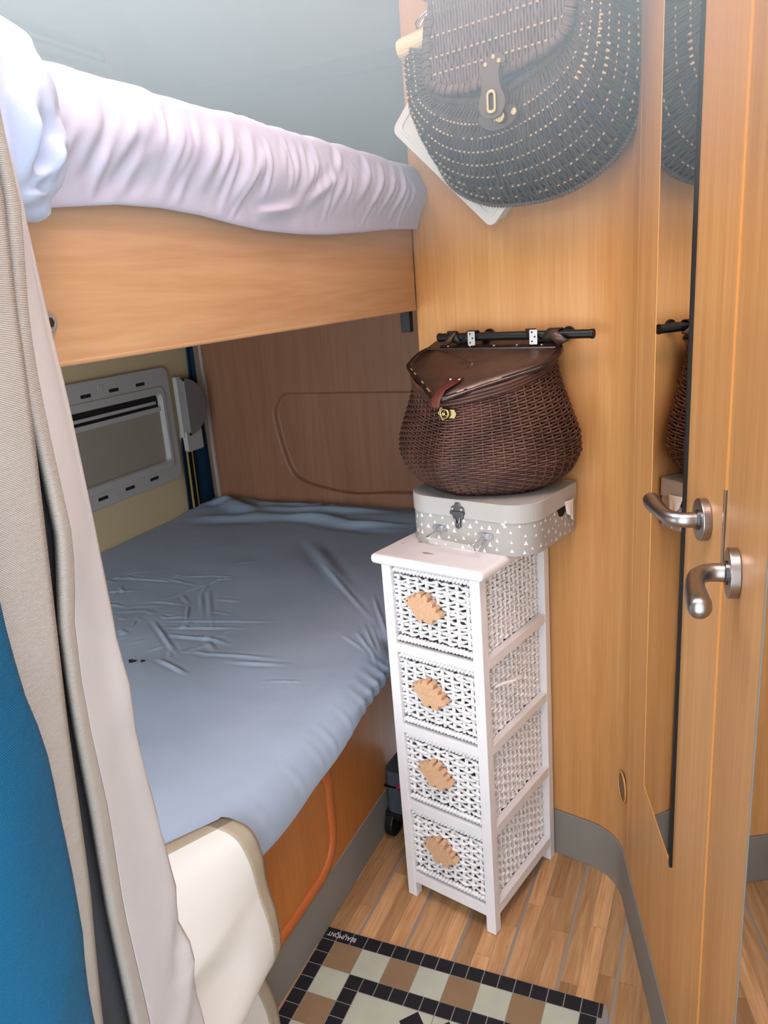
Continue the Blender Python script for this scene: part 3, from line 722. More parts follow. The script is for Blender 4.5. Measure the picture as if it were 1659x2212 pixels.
# hanging side: soft vertical pulls
side = (1-wgt)
fs = [(y0, 0.42, y0-0.05, 0.55, 0.008, a*0.5) for y0, a in ((1.50, .010), (1.46, .008), (1.54, .010), (1.57, .010), (1.42, .006), (1.34, .005), (1.26, .006), (1.20, .004), (1.12, .004), (1.0, .004))]
P[..., 0] += (folds(V, P[..., 2], fs)+0.004*vnoise(V, P[..., 2]*0.5, 5, 15))*side*np.clip(np.arange(NV)/12, 0, 1)[None, :]
T = thing('lower_mattress', 'lower bed mattress in a creased blue-grey fitted sheet', 'mattress', (0, 0, 0))
grid('fitted_sheet', P, M['sheet_blue'], T)
MB().box(((XL+XF)/2-0.04, 1.5, 0.485), (abs(XL-XF)-0.14, 2.36, 0.07)).build('mattress_core', M['sheet_white'], T, bev=0.02)
def surf_z(x, y):
    i = int(np.argmin(np.abs(yy-y))); j = 70+int(np.argmin(np.abs(P[i, 70:, 0]-x))); return P[i, j, 2]
for (px, py, a, c) in ((285, 1428, .011, .007), (308, 1428, .006, .005)):
    q = onz(px, py, ZM+0.003); zz = surf_z(q[0], q[1])
    rr = [1+0.25*math.sin(3*t)+0.1*math.sin(7*t) for t in np.linspace(0, 2*PI, 16, endpoint=False)]
    MB().prism([(q[0]+a*rr[i]*math.cos(2*PI*i/16), q[1]+c*rr[i]*math.sin(2*PI*i/16)) for i in range(16)], zz+0.0005, zz+0.0022).build('worn_hole', M['stain'], T)

# ------------------------------------------------------------------ cream padded blanket end hanging over the near bed edge
NU, NV = 70, 90
path = spline([(0.0, 0.006), (0.02, 0.005), (0.05, -0.010), (0.062, -0.055), (0.066, -0.11), (0.084, -0.170), (0.088, -0.225), (0.066, -0.262), (0.030, -0.262), (0.024, -0.275), (0.036, -0.31), (0.046, -0.38), (0.044, -0.52)], NV)
P = []
for i in range(NU):
    y = 0.40+(0.878-0.40)*i/(NU-1)
    back = max(0.0, (0.872-y))*0.62
    row = []
    for j, (dx, dz) in enumerate(path):
        t = j/(NV-1)
        w = max(0, 1-t*4.2)
        ed = 0.010*math.sin(t*9)*(i/(NU-1))**3+0.018*max(0, t-0.62)
        swell = 0.012*math.sin(PI*i/(NU-1)*0.9+0.4)*math.exp(-((t-0.42)/0.16)**2)
        row.append([-0.752-back*w+dx+swell, y+ed, ZM+0.008+dz*(1-0.0*w)])
    P.append(row)
P = np.array(P)
U, V = P[..., 1], P[..., 2]
P[..., 0] += folds(U, V, [(0.62, 0.42, 0.80, 0.38, .03, -0.010), (0.55, 0.30, 0.85, 0.33, .03, .008), (0.6, 0.1, 0.8, 0.2, .03, .006)])
T = thing('blanket', 'cream padded blanket with woven tape border folded over the bed edge', 'blanket', (0, 0, 0))
grid('padding', P, M['flap'], T, solid=-0.004)
k = NU-5
def off_rows(A, d):
    du = np.gradient(A, axis=0); dv = np.gradient(A, axis=1); n = np.cross(du, dv); n /= (np.linalg.norm(n, axis=2, keepdims=True)+1e-9)
    if n[:, :, 0].mean() < 0: n = -n
    return A+n*d
Q = off_rows(P, 0.0052)
o = grid('border_tape', Q[k:, :], M['tape'], T, solid=0.0015)
o = grid('border_tape', Q[:, :4], M['tape'], T, solid=0.0015)

# ------------------------------------------------------------------ curtains at the near left
zz = np.linspace(0.06, 2.45, 90)
def edge_y(pxl, X):
    a = np.array([onx(x, y, X)[1:] for x, y in pxl]); a = a[np.argsort(a[:, 1])]
    return np.interp(zz, a[:, 1], a[:, 0])
E1x, Hx, Gx, Kx = -0.556, -0.526, -0.53, -0.508
eE = edge_y([(0, 290), (45, 440), (105, 700), (148, 880), (190, 1080), (245, 1350), (300, 1620), (360, 1850), (400, 2030), (440, 2212)], E1x)
eHr = edge_y([(12, 330), (38, 430), (58, 702), (82, 843), (112, 984), (152, 1160), (157, 1250), (156, 1342), (170, 1462), (192, 1582), (230, 1750), (264, 1967), (315, 2183)], Hx)
eHl = edge_y([(2, 330), (21, 430), (46, 702), (62, 843), (97, 984), (135, 1160), (139, 1250), (140, 1342), (156, 1462), (175, 1582), (207, 1750), (243, 1967), (288, 2183)], Hx+0.006)
eK = edge_y([(-20, 330), (4, 455), (28, 667), (48, 800), (67, 949), (92, 1165), (118, 1390), (137, 1558), (154, 1678), (187, 1918), (195, 2010), (215, 2212)], Kx)
T = thing('window_curtain', 'cream curtain with smooth lining and woven canvas face at the bed end', 'curtain', (0, 0, 0))
def loft(cols, name, mat, parent, sub=6, **k):
    """cols: list of (x array or number, y array) from right to left"""
    K = []
    for i in range(len(zz)):
        pts = [(float(x if np.isscalar(x) else x[i]), float(y[i])) for x, y in cols]
        K.append([[p[0], p[1], zz[i]] for p in spline(pts, (len(cols)-1)*sub+1)])
    A = np.array(K)
    return A
wob = 0.006*np.sin(zz*5)
A = loft([(E1x-0.010, eE-0.09), (E1x-0.012, eE-0.03), (E1x-0.005, eE-0.006), (E1x+0.0, eE), (E1x+0.004, eE-0.008), (Hx-0.016+wob*0.3, (eE*0.55+eHr*0.45)), (Hx, eHr)], 'l', None, T, 8)
V, Uy = A[..., 2], A[..., 1]
A[..., 0] += folds(Uy, V, [(0.50, 0.62, 0.60, 0.80, .012, -.006), (0.46, 0.55, 0.62, 0.74, .02, .006), (0.50, 0.35, 0.60, 0.5, .03, .006), (0.5, 1.0, 0.58, 1.05, .03, .004)])
grid('lining', A, M['lining'], T, solid=0.0015)
A = loft([(Hx+0.0005, eHr+0.0004), (Hx+0.004, eHr*0.5+eHl*0.5), (Hx+0.006, eHl), (Hx+0.003, eHl-0.0015), (Hx-0.004, eHl+0.002)], 'h', None, T, 4)
o = grid('hem', A, M['canvas'], T, solid=0.0015); o['label'] = 'woven hem edge'
# inner fold seen in the gap, then the canvas face
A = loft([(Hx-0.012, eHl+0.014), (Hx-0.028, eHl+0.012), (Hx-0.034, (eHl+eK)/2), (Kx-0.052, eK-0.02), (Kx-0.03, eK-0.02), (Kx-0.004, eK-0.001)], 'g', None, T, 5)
grid('inner_fold', A, M['fold_shade'], T, solid=0.0015)
A = loft([(Kx-0.004, eK-0.001), (Kx, eK), (Kx+0.003, eK-0.004), (Kx+0.010+wob*0.5, eK-0.05), (Kx+0.0, eK-0.11), (Kx+0.03, eK-0.2), (Kx-0.01, eK-0.30)], 'c', None, T, 8)
grid('canvas_face', A, M['canvas'], T, solid=0.0015)
MB().tube([(-0.55, -0.1, 2.47), (-0.55, 1.0, 2.47)], 0.01, 10).build('curtain_rail', M['chrome'], T, smooth=True)
Bx = -0.455
eB = edge_y([(-3, 1250), (0, 1270), (25, 1380), (60, 1500), (95, 1590), (120, 1680), (145, 1790), (165, 1900), (185, 2040), (210, 2212)], Bx)
T = thing('blue_curtain', 'bright blue ribbed cloth hanging in the near left corner', 'curtain', (0, 0, 0))
A = loft([(Bx-0.02, eB-0.004), (Bx-0.008, eB), (Bx, eB-0.004), (Bx+0.012, eB-0.06), (Bx+0.004, eB-0.13), (Bx+0.03, eB-0.22), (Bx+0.0, eB-0.32)], 'b', None, T, 8)
V, Uy = A[..., 2], A[..., 1]
A[..., 0] += folds(Uy, V, [(0.36, 0.95, 0.25, 0.83, .02, .004), (0.37, 0.82, 0.26, 0.70, .02, .004), (0.36, 1.12, 0.28, 1.02, .03, .003)])
grid('cloth', A, M['blue_cloth'], T, solid=-0.002)
# ------------------------------------------------------------------ white cabinet with four wicker drawers
CW, CD = 0.238, 0.30
CROT = math.radians(-13.5)
CAB = thing('wicker_cabinet', 'narrow white cabinet with four woven wicker drawers and wooden animal knobs', 'cabinet', (-0.4947, 1.4916, 0.0012), rot=(0, math.radians(-0.45), CROT))
PW = 0.0235; hw, hd_ = CW/2, CD/2
for sx in (-1, 1):
    for sy in (-1, 1):
        o = MB().box((sx*(hw-PW/2), sy*(hd_-PW/2), 0.4255), (PW, PW, 0.851)).build('post', M['white_paint'], CAB, bev=0.0015)
lev = [(0.664, 0.840), (0.4665, 0.643), (0.268, 0.4455), (0.068, 0.244)]
rails = [(0.840, 0.851), (0.643, 0.664), (0.4455, 0.4665), (0.244, 0.268), (0.0416, 0.068)]
me_f = {}
for (z0, z1) in rails:
    h = z1-z0
    for sy in (-1, 1):
        MB().box((0, sy*(hd_-0.008), (z0+z1)/2), (CW-2*PW, 0.014, h)).build('front_rail' if sy < 0 else 'back_rail', M['white_paint'], CAB, bev=0.001)
    for sx in (-1, 1):
        MB().box((sx*(hw-0.009), 0, (z0+z1)/2), (0.017, CD-2*PW, h)).build('side_rail', M['white_paint'], CAB, bev=0.001)
MB().box((0.0025, -0.0095, 0.85825), (CW+0.031, CD+0.023, 0.0215)).build('top_board', M['white_paint'], CAB, bev=0.0095, seg=4)
for (x, y, a, c) in ((-0.02, -0.118, .013, .004), (-0.075, -0.065, .006, .003), (-0.105, -0.085, .004, .0015)):
    mk = MB().prism([(x+a*math.cos(t)*(1+0.3*math.sin(5*t)), y+c*math.sin(t)*(1+0.3*math.cos(3*t))) for t in np.linspace(0, 2*PI, 14, endpoint=False)], 0.8689, 0.8693).build('scuff', plain('scuff', C(176, 150, 140), 0.8), CAB)
def weave(mb, f, w, h, nst, nrow, r, amp, seed, double=False):
    rg = random.Random(seed); sp = w/nst
    for i in range(nrow):
        hh = h*(i+0.5)/nrow; pts = []; rad = []
        ph = rg.random()*6; rj = r*rg.uniform(0.86, 1.1)
        n = nst*6
        for k in range(n+1):
            a = w*k/n
            o = amp*math.cos(PI*(a/sp+0.5)+PI*(i % 2))
            hz_ = hh+0.0012*math.sin(a*55+ph)+0.0014*math.cos(PI*(a/sp+0.5)*2+ph*0.3)
            pts.append(f(a, hz_, o)); rad.append(rj*(0.9+0.16*math.sin(a*260+ph*3)))
        mb.tube(pts, rad, 6, caps=False, up=(0, 0, 1))
    for k in range(nst):
        a = sp*(k+0.5)
        mb.tube([f(a+0.0012*rg.uniform(-1, 1), h*t/8, 0.0) for t in range(9)], r*1.05, 6, caps=False)
def braid(mb, f, w, z, r, seed, step=0.0085):
    rg = random.Random(seed); n = int(w/step)
    for k in range(n):
        a = w*(k+0.5)/n
        mb.tube([f(a-0.005, z-0.006+rg.uniform(-1, 1)*0.001, 0.000), f(a-0.001, z-0.001, 0.0045), f(a+0.003, z+0.003, 0.0035), f(a+0.006, z+0.006, -0.001)], [r*0.8, r*1.1, r*1.1, r*0.8], 6)
dino = [(-37, 6), (-35, 12), (-30, 15), (-25, 14), (-21, 22), (-17, 17), (-11, 28), (-3, 27), (-3, 20), (3, 28), (10, 24), (9, 15), (15, 19), (20, 15), (19, 8), (24, 11), (28, 7), (26, 1), (31, 2), (37, -4), (34, -9), (24, -13), (20, -15), (19, -24), (7, -25), (5, -19), (-1, -19), (-2, -25), (-13, -23), (-16, -13), (-22, -7), (-30, 0), (-35, 2)]
for di, (z0, z1) in enumerate(lev):
    h = z1-z0; fy = -hd_+0.012; wF = CW-2*PW
    DR = MB().box((0, 0.0, z0+h*0.46), (wF-0.012, CD-0.058, h*0.86)).build('drawer', M['gap_shade'], CAB)
    mb = MB(); f = lambda a, hh, o: (-wF/2+a, fy-o, z0+hh)
    g = lambda a, hh, o: (-wF/2+a, fy-o, z0+0.022+hh)
    weave(mb, g, wF, h-0.040, 8, 15, 0.0041, 0.0042, 10+di)
    o = mb.build('woven_front', M['paper_rope'], DR, smooth=True); o['kind'] = 'stuff'
    mb = MB(); braid(mb, f, wF, 0.011, 0.0042, 30+di); braid(mb, f, wF, h-0.009, 0.0036, 40+di)
    o = mb.build('rope_border', M['paper_rope'], DR, smooth=True); o['kind'] = 'stuff'
    wS = CD-2*PW
    for sx in (1, -1):
        mb = MB(); f2 = (lambda a, hh, o, sx=sx: (sx*(hw-0.020)+sx*o, -wS/2+a, z0+hh))
        weave(mb, f2, wS, h, 13 if sx > 0 else 7, 17 if sx > 0 else 10, 0.0040, 0.0038, 60+di)
        o = mb.build('woven_side', M['paper_rope'], DR, smooth=True); o['kind'] = 'stuff'
    mb = MB(); ang = math.radians(-4); ca, sa = math.cos(ang), math.sin(ang)
    kx, kz = -0.012, z0+h*0.56
    kf = lambda x, y, t: (kx+(x*ca-y*sa)*0.00120, fy-0.006-t, kz+(x*sa+y*ca)*0.00120)
    mb.prism(dino, 0.0, 0.017, kf); K = mb.build('knob', M['knob_wood'], DR, bev=0.0006); K['label'] = 'flat wooden animal knob with spiky back'
    ex = kf(-31.5, 8.5, 0.0172); MB().tube([(ex[0], ex[1]+0.001, ex[2]), (ex[0], ex[1]-0.0004, ex[2])], 0.0016, 10).build('knob_eye', M['black'], DR)
    if di == 1:
        q = (hw-0.006, -0.06, z0+h*0.70)
        mb = MB().tube([(hw-0.018, -0.085, z0+h*0.63), (hw-0.008, -0.07, z0+h*0.66), (hw+0.004, -0.04, z0+h*0.64), (hw+0.012, -0.005, z0+h*0.66)], [0.004, 0.005, 0.006, 0.005], 6, flat=0.5)
        o = mb.build('loose_strand', M['paper_rope'], DR, smooth=True); o['label'] = 'loose end of paper rope'

# ------------------------------------------------------------------ grey cardboard suitcase
SROT = math.radians(-13.5); SU = np.array([math.cos(SROT), math.sin(SROT), 0]); SV = np.array([-math.sin(SROT), math.cos(SROT), 0]); SC0 = np.array([-0.456, 1.527, 0.8705])
CASE = thing('toy_suitcase', 'grey cardboard suitcase with white triangle print on the white cabinet', 'suitcase', tuple(SC0), SROT)
SW, SD = 0.295/2, 0.221/2
base_o = rrect(-SW, SW, -SD, SD, [0.062, 0.006, 0.006, 0.062], 12)
lid_o = rrect(-SW-0.0022, SW+0.0022, -SD-0.0022, SD+0.0022, [0.064, 0.007, 0.007, 0.064], 12)
MB().prism(base_o, 0.0, 0.072).build('case_base', M['case_print'], CASE, bev=0.0015)
LID = MB().prism(lid_o, 0.0685, 0.1045).build('case_lid', M['case_grey'], CASE, bev=0.003, seg=3)
mb = MB().tube([(x*0.985, y*0.985, 0.1042) for x, y in lid_o], 0.0016, 6, closed=True); mb.build('lid_seam', M['case_grey'], LID, smooth=True)
# perimeter walk for the printed triangles, from the left side round the front to the right
per = [(-SW, SD-0.01)]+[(-SW, -SD+0.062)]+[p for p in rrect(-SW, SW, -SD, SD, [0.062, 0.006, 0.006, 0.062], 12)][39:52]+base_o[0:13]+[(SW, SD-0.01)]
per = np.array(per); dl = np.r_[0, np.cumsum(np.linalg.norm(np.diff(per, axis=0), axis=1))]
def per_at(d):
    x = np.interp(d, dl, per[:, 0]); y = np.interp(d, dl, per[:, 1]); e = 0.002
    tx = np.interp(d+e, dl, per[:, 0])-np.interp(d-e, dl, per[:, 0]); ty = np.interp(d+e, dl, per[:, 1])-np.interp(d-e, dl, per[:, 1])
    L = math.hypot(tx, ty)+1e-9; return x, y, ty/L, -tx/L
tri = []; rg = random.Random(5); mb = MB()
tries = 0
while tries < 2500 and len(tri) < 120:
    tries += 1
    d, z = rg.uniform(0.01, dl[-1]-0.008), rg.uniform(0.001, 0.062)
    if all(math.hypot(d-a, (z-b_2)*1.1) > 0.0168 for a, b_2 in tri): tri.append((d, z))
for (d, z) in tri:
    s = rg.choice([0.0030, 0.0038, 0.0048]); hgt = s*2.0
    ps = []
    for dd, zz_ in ((-s, 0), (s, 0), (0, hgt)):
        x, y, nx, ny = per_at(d+dd); ps.append((x+nx*0.0004, y+ny*0.0004, min(z+zz_, 0.0683)))
    mb.add(ps, [(0, 1, 2)])
o = mb.build('triangle_print', M['white_ink'], CASE); o['kind'] = 'stuff'
def case_front(px, py):
    p = onplane(px, py, SC0-SV*SD, SV); return float(np.dot(p-SC0, SU)), float(p[2]-SC0[2])
def case_right(px, py):
    p = onplane(px, py, SC0+SU*SW, SU); return float(np.dot(p-SC0, SV)), float(p[2]-SC0[2])
fy = -SD
lx, lz = case_front(991, 1112)
LT = MB().prism([(lx+a, lz+c) for a, c in ((-0.016, 0.006), (-0.015, 0.017), (-0.008, 0.020), (-0.005, 0.027), (0.005, 0.027), (0.008, 0.020), (0.015, 0.017), (0.016, 0.006))], 0.003, 0.0055, lambda x, y, t: (x, fy-t, y)).build('latch', M['chrome_dark'], CASE, bev=0.001)
MB().prism(rrect(lx-0.0165, lx+0.0165, lz+0.002, lz+0.009, 0.002), 0.003, 0.008, lambda x, y, t: (x, fy-t, y)).build('latch_hinge', M['chrome_dark'], LT, bev=0.001)
MB().prism([(lx+a, lz+c) for a, c in ((-0.015, 0.004), (0.014, 0.004), (0.012, -0.008), (0.006, -0.012), (0.006, -0.026), (0.0, -0.029), (-0.006, -0.026), (-0.008, -0.010))], 0.0005, 0.006, lambda x, y, t: (x, fy-t, y)).build('latch_hasp', M['chrome_dark'], LT, bev=0.0015)
MB().tube([(lx-0.005, fy-0.006, lz-0.002), (lx-0.004, fy-0.009, lz-0.014), (lx+0.002, fy-0.010, lz-0.019), (lx+0.006, fy-0.009, lz-0.012), (lx+0.006, fy-0.006, lz-0.002)], 0.0014, 6).build('latch_wire', M['chrome'], LT, smooth=True)
for a in (-0.0105, 0.0105): MB().tube([(lx+a, fy-0.005, lz+0.0135), (lx+a, fy-0.0075, lz+0.0135)], 0.0034, 12).build('rivet', M['chrome'], LT, bev=0.0008)
HX = []
for (px, py) in ((951, 1141), (1049, 1158)):
    x, z = case_front(px, py); HX.append((x, z))
    BR = MB().prism(rrect(x-0.018, x+0.018, z-0.007, z+0.007, 0.0068), 0.0005, 0.002, lambda a, c, t: (a, fy-t, c)).build('handle_bracket', M['chrome'], CASE, bev=0.0005)
    MB().prism(rrect(x-0.0045, x+0.0045, z-0.008, z+0.008, 0.002), 0.002, 0.008, lambda a, c, t: (a, fy-t, c)).build('bracket_lug', M['chrome'], BR, bev=0.001)
    for a in (-0.0115, 0.0115): MB().tube([(x+a, fy-0.002, z), (x+a, fy-0.004, z)], 0.0032, 10).build('rivet', M['chrome'], BR, bev=0.0008)
(xa_, za_), (xb_, zb_) = HX
hang = 0.030
p_l = Vector((xa_-0.012, fy-0.034, za_-0.010)); p_r = Vector((xb_-0.012, fy-0.034, zb_-0.012))
HD = MB().tube([(xa_, fy-0.005, za_), tuple(p_l), tuple(p_l.lerp(p_r, 0.1))], 0.0012, 6).build('handle_wire', M['chrome'], CASE, smooth=True)
MB().tube([(xb_+0.004, fy-0.005, zb_-0.002), (xb_-0.004, fy-0.034, zb_-0.026), (xb_-0.006, fy-0.036, zb_-0.020), tuple(p_r), (xb_, fy-0.005, zb_+0.002)], 0.0012, 6).build('handle_wire', M['chrome'], CASE, smooth=True)
mb = MB(); ux = (p_r-p_l).normalized()
mb.add([tuple(p_l), tuple(p_r), tuple(p_r+Vector((0.008, -0.002, -0.014))), tuple(p_l+Vector((0.008, -0.002, -0.014))), tuple(p_l+Vector((0, 0.003, 0))), tuple(p_r+Vector((0, 0.003, 0))), tuple(p_r+Vector((0.008, 0.001, -0.014))), tuple(p_l+Vector((0.008, 0.001, -0.014)))], [(0, 1, 2, 3), (7, 6, 5, 4), (0, 4, 5, 1), (1, 5, 6, 2), (2, 6, 7, 3), (3, 7, 4, 0)])
o = mb.build('handle_grip', M['clear_plastic'], HD, bev=0.001); o['label'] = 'clear plastic grip'
# torn place on the right side
ry, rz = case_right(1212, 1103)
mb = MB().prism([(ry+a, rz+c) for a, c in ((-0.020, 0.006), (0.022, 0.008), (0.020, -0.006), (0.006, -0.014), (-0.010, -0.010))], 0.0003, 0.0008, lambda y, z, t: (SW+t, y, z)); mb.build('torn_hole', M['wicker_core'], CASE)
P = np.array([[[SW+0.002+0.006*math.sin(u*2.4)+0.003*v*math.sin(u*7), ry+0.012+0.036*u*(1-0.45*v)+0.01*v, rz+0.016-0.048*v*(0.6+0.4*u)] for u in np.linspace(0, 1, 9)] for v in np.linspace(0, 1, 9)])
o = grid('torn_paper', P, M['torn_paper'], CASE, solid=0.0006); o['label'] = 'torn white paper flap'
tx_, tz_ = case_front(1087, 1131)
MB().prism([(tx_-0.010, tz_+0.006), (tx_+0.008, tz_+0.005), (tx_+0.002, tz_-0.003), (tx_-0.001, tz_-0.005)], 0.0006, 0.0012, lambda x, y, t: (x, fy-t, y)).build('paper_tear', M['white_ink'], CASE)

# ------------------------------------------------------------------ black rail on the panel
ROFF = 0.045
s0, zr0 = pan(950, 728, ROFF); s1, zr1 = pan(1280, 722, ROFF); ZR = (zr0+zr1)/2
RAIL = thing('towel_rail', 'black round rail fixed to the wooden panel above the dark creel', 'rail', tuple(PS((s0+s1)/2, 0, ZR)), math.radians(-12.5))
hl = (s1-s0)/2
MB().tube([(-hl, -ROFF, 0), (hl, -ROFF, 0)], 0.0088, 18).build('rod', M['rail_black'], RAIL, smooth=False, bev=0.001)
for x in (-hl, hl): MB().tube([(x-0.003, -ROFF, 0), (x+0.003, -ROFF, 0)], 0.0097, 18).build('end_cap', M['rail_black'], RAIL, bev=0.001)
for x in (-hl*0.42, hl*0.62):
    MB().tube([(x, 0, 0), (x, -ROFF, 0)], 0.008, 14).build('bracket', M['rail_black'], RAIL)
    MB().tube([(x, 0.0, 0), (x, -0.006, 0)], 0.013, 20).build('bracket_plate', M['rail_black'], RAIL, bev=0.001)

# ------------------------------------------------------------------ dark wicker creel standing on the suitcase
KS, KOFF, KZ = -0.158, 0.028, 0.9755
CREEL = thing('fishing_creel', 'dark brown wicker fishing creel with leather lid standing on the grey suitcase', 'creel', tuple(PS(KS, KOFF, KZ)), math.radians(-12.5))
hs = [0.0, 0.06, 0.15, 0.28, 0.42, 0.6, 0.78, 0.9, 1.0]
aw = [0.130, 0.162, 0.190, 0.207, 0.205, 0.186, 0.166, 0.157, 0.154]
dw = [0.172, 0.196, 0.214, 0.228, 0.232, 0.222, 0.208, 0.206, 0.210]
def creel_section(t, n):
    a = float(np.interp(t, hs, aw)); d = float(np.interp(t, hs, dw))
    pts = [(-a*0.86, 0.0), (-a*0.97, 0.025), (-a, 0.055), (-a*0.93, 0.098), (-a*0.70, 0.098+(d-0.098)*0.45), (-a*0.36, 0.098+(d-0.098)*0.80), (-a*0.10, d*0.985), (0, d)]
    pts = pts+[(-x, y) for x, y in reversed(pts[:-1])]
    return spline(pts, n)
def creel_top(out): return 0.281-(out-0.02)*0.355
NROW, NST = 42, 34
mbw = MB(); shell = []
for i in range(NROW+1):
    t = i/NROW
    sec = creel_section(t, NST*6+1); tang = np.gradient(sec, axis=0); nrm = np.stack([-tang[:, 1], tang[:, 0]], 1); nrm /= np.linalg.norm(nrm, axis=1, keepdims=True)
    if nrm[len(nrm)//2, 1] < 0: nrm = -nrm
    tops = np.array([creel_top(p[1]) for p in sec])-0.010
    sh = sec-nrm*0.004
    shell.append([[p[0], -p[1], 0.004+t*(tp-0.004)] for p, tp in zip(sh[::6], tops[::6])])
    if i < NROW:
        tt = (i+0.5)/NROW; pts = []
        for k in range(len(sec)):
            o_ = 0.0018*math.cos(PI*(k/6.0)+PI*(i % 2))
            q = sec[k]+nrm[k]*o_
            pts.append((q[0], -q[1], 0.003+tt*(tops[k]-0.003)))
        mbw.tube(pts, 0.0026, 5, caps=True, up=(0, 0, 1), flat=1.0)
grid('basket_core', np.array(shell), M['wicker_core'], CREEL)
o = mbw.build('woven_body', M['wicker_dark'], CREEL, smooth=True); o['kind'] = 'stuff'
mb = MB(); 
for k in range(0, NST+1):
    pts = []
    for t in np.linspace(0, 1, 14):
        sec = creel_section(t, NST+1); q = sec[k]; pts.append((q[0], -q[1], 0.003+t*(creel_top(q[1])-0.012-0.003)))
    mb.tube(pts, 0.0022, 5, caps=False)
o = mb.build('woven_stakes', M['wicker_dark'], CREEL, smooth=True); o['kind'] = 'stuff'
sec = creel_section(0, 60); MB().prism([(x, -y) for x, y in sec], 0.0, 0.006).build('creel_bottom', M['wicker_core'], CREEL)
sec = creel_section(0.995, 100)
mb = MB()
for lay in range(3):
    mb.tube([(p[0]*(1.012+0.006*lay), -p[1]*(1.01+0.006*lay)-0.001, creel_top(p[1])-0.018+lay*0.0065) for p in sec], 0.0042, 6)
mb.build('woven_rim', M['wicker_dark'], CREEL, smooth=True)
# lid
lid2 = [(-0.150, 0.012), (-0.162, 0.040), (-0.160, 0.080), (-0.148, 0.106), (-0.075, 0.170), (-0.022, 0.218), (0, 0.230)]
lid2 = lid2+[(-x, y) for x, y in reversed(lid2[:-1])]
lo = spline(lid2, 90)
lz_ = lambda x, o: creel_top(o)+0.004+0.006*max(0, 1-(x/0.16)**2)*max(0, 1-((o-0.1)/0.13)**2)
rows = []
for q in (0.0, 0.25, 0.5, 0.75, 1.0):
    rows.append([[p[0]*q, -(0.10+(p[1]-0.10)*q), lz_(p[0]*q, 0.10+(p[1]-0.10)*q)] for p in list(lo)+[lo[0]]])
LIDC = grid('creel_lid', np.array(rows), M['leather_dark'], CREEL, solid=-0.006)
mb = MB().tube([(p[0], -p[1], creel_top(p[1])+0.001) for p in lo], 0.0078, 10, flat=0.8, up=(0, 0, 1)); mb.build('lid_edge', M['leather_edge'], LIDC, smooth=True)
rg = random.Random(3)
for k in range(10):
    i = rg.choice([14, 18, 22, 30, 33, 36, 47, 50, 53, 56, 60, 70]); p, q = lo[i], lo[min(i+2+k % 3, 88)]
    n_ = Vector((p[0], -p[1]+0.09, 0)).normalized()*0.003
    mb = MB().tube([(p[0]+n_.x, -p[1]+n_.y, creel_top(p[1])+0.0066), (q[0]+n_.x, -q[1]+n_.y, creel_top(q[1])+0.0066)], 0.0013, 5)
    mb.build('worn_patch', M['leather_worn'], LIDC)
mb = MB().prism([(-0.153, -0.034), (0.153, -0.034), (0.150, 0.0), (-0.150, 0.0)], 0.0, 0.004, lambda x, y, t: (x, y, creel_top(-y)+0.006+t+0.003*math.sin((y+0.034)/0.034*PI)))
mb.build('hinge_strip', M['leather_edge'], LIDC, bev=0.003)
for x in (-0.10, -0.045, 0.012, 0.065, 0.12):
    MB().tube([(x, -0.026, creel_top(0.026)+0.009), (x, -0.026, creel_top(0.026)+0.0118)], 0.0035, 10).build('stud', M['chrome'], LIDC, bev=0.001)
# fastening tab over the tip, turn catch below
tp = [(0.006, 0.172), (0.004, 0.195), (0.0, 0.222), (-0.002, 0.240), (-0.002, 0.243), (-0.001, 0.242)]
tz = [creel_top(0.172)+0.013, creel_top(0.195)+0.012, creel_top(0.222)+0.014, creel_top(0.24)+0.004, creel_top(0.24)-0.006, creel_top(0.24)-0.012]
P = np.array([[[x+w*wd_, -o_, z] for w in (-1, -0.4, 0.4, 1)] for (x, o_), z, wd_ in zip(tp, tz, (0.017, 0.012, 0.010, 0.011, 0.0115, 0.006))])
TB = grid('fastening_tab', P, M['leather_red'], CREEL, solid=0.002)
for x in (-0.008, 0.012): MB().tube([(x+0.004, -0.178, creel_top(0.178)+0.012), (x+0.004, -0.178, creel_top(0.178)+0.0165)], 0.0035, 10).build('stud', M['chrome'], TB, bev=0.001)
s_t = creel_section(0.80, 101)[50]; cz = 0.178
MB().prism([(0.0+a, cz+c) for a, c in ((-0.016, 0.0), (-0.008, 0.012), (0.010, 0.008), (0.022, 0.008), (0.027, -0.001), (0.022, -0.010), (0.008, -0.010), (-0.006, -0.015))], 0.003, 0.006, lambda x, y, t: (x, -s_t[1]-t, y)).build('catch_plate', M['brass'], CREEL, bev=0.0008)
MB().tube([(0.002+0.009*math.cos(a), -s_t[1]-0.009, cz+0.009*math.sin(a)) for a in np.linspace(0, 2*PI, 20, endpoint=False)], 0.0028, 8, closed=True).build('catch_ring', M['brass'], CREEL, smooth=True)
MB().tube([(0.002, -s_t[1]-0.004, cz), (0.002, -s_t[1]-0.014, cz)], 0.0045, 12).build('catch_knob', M['brass'], CREEL, bev=0.0015)
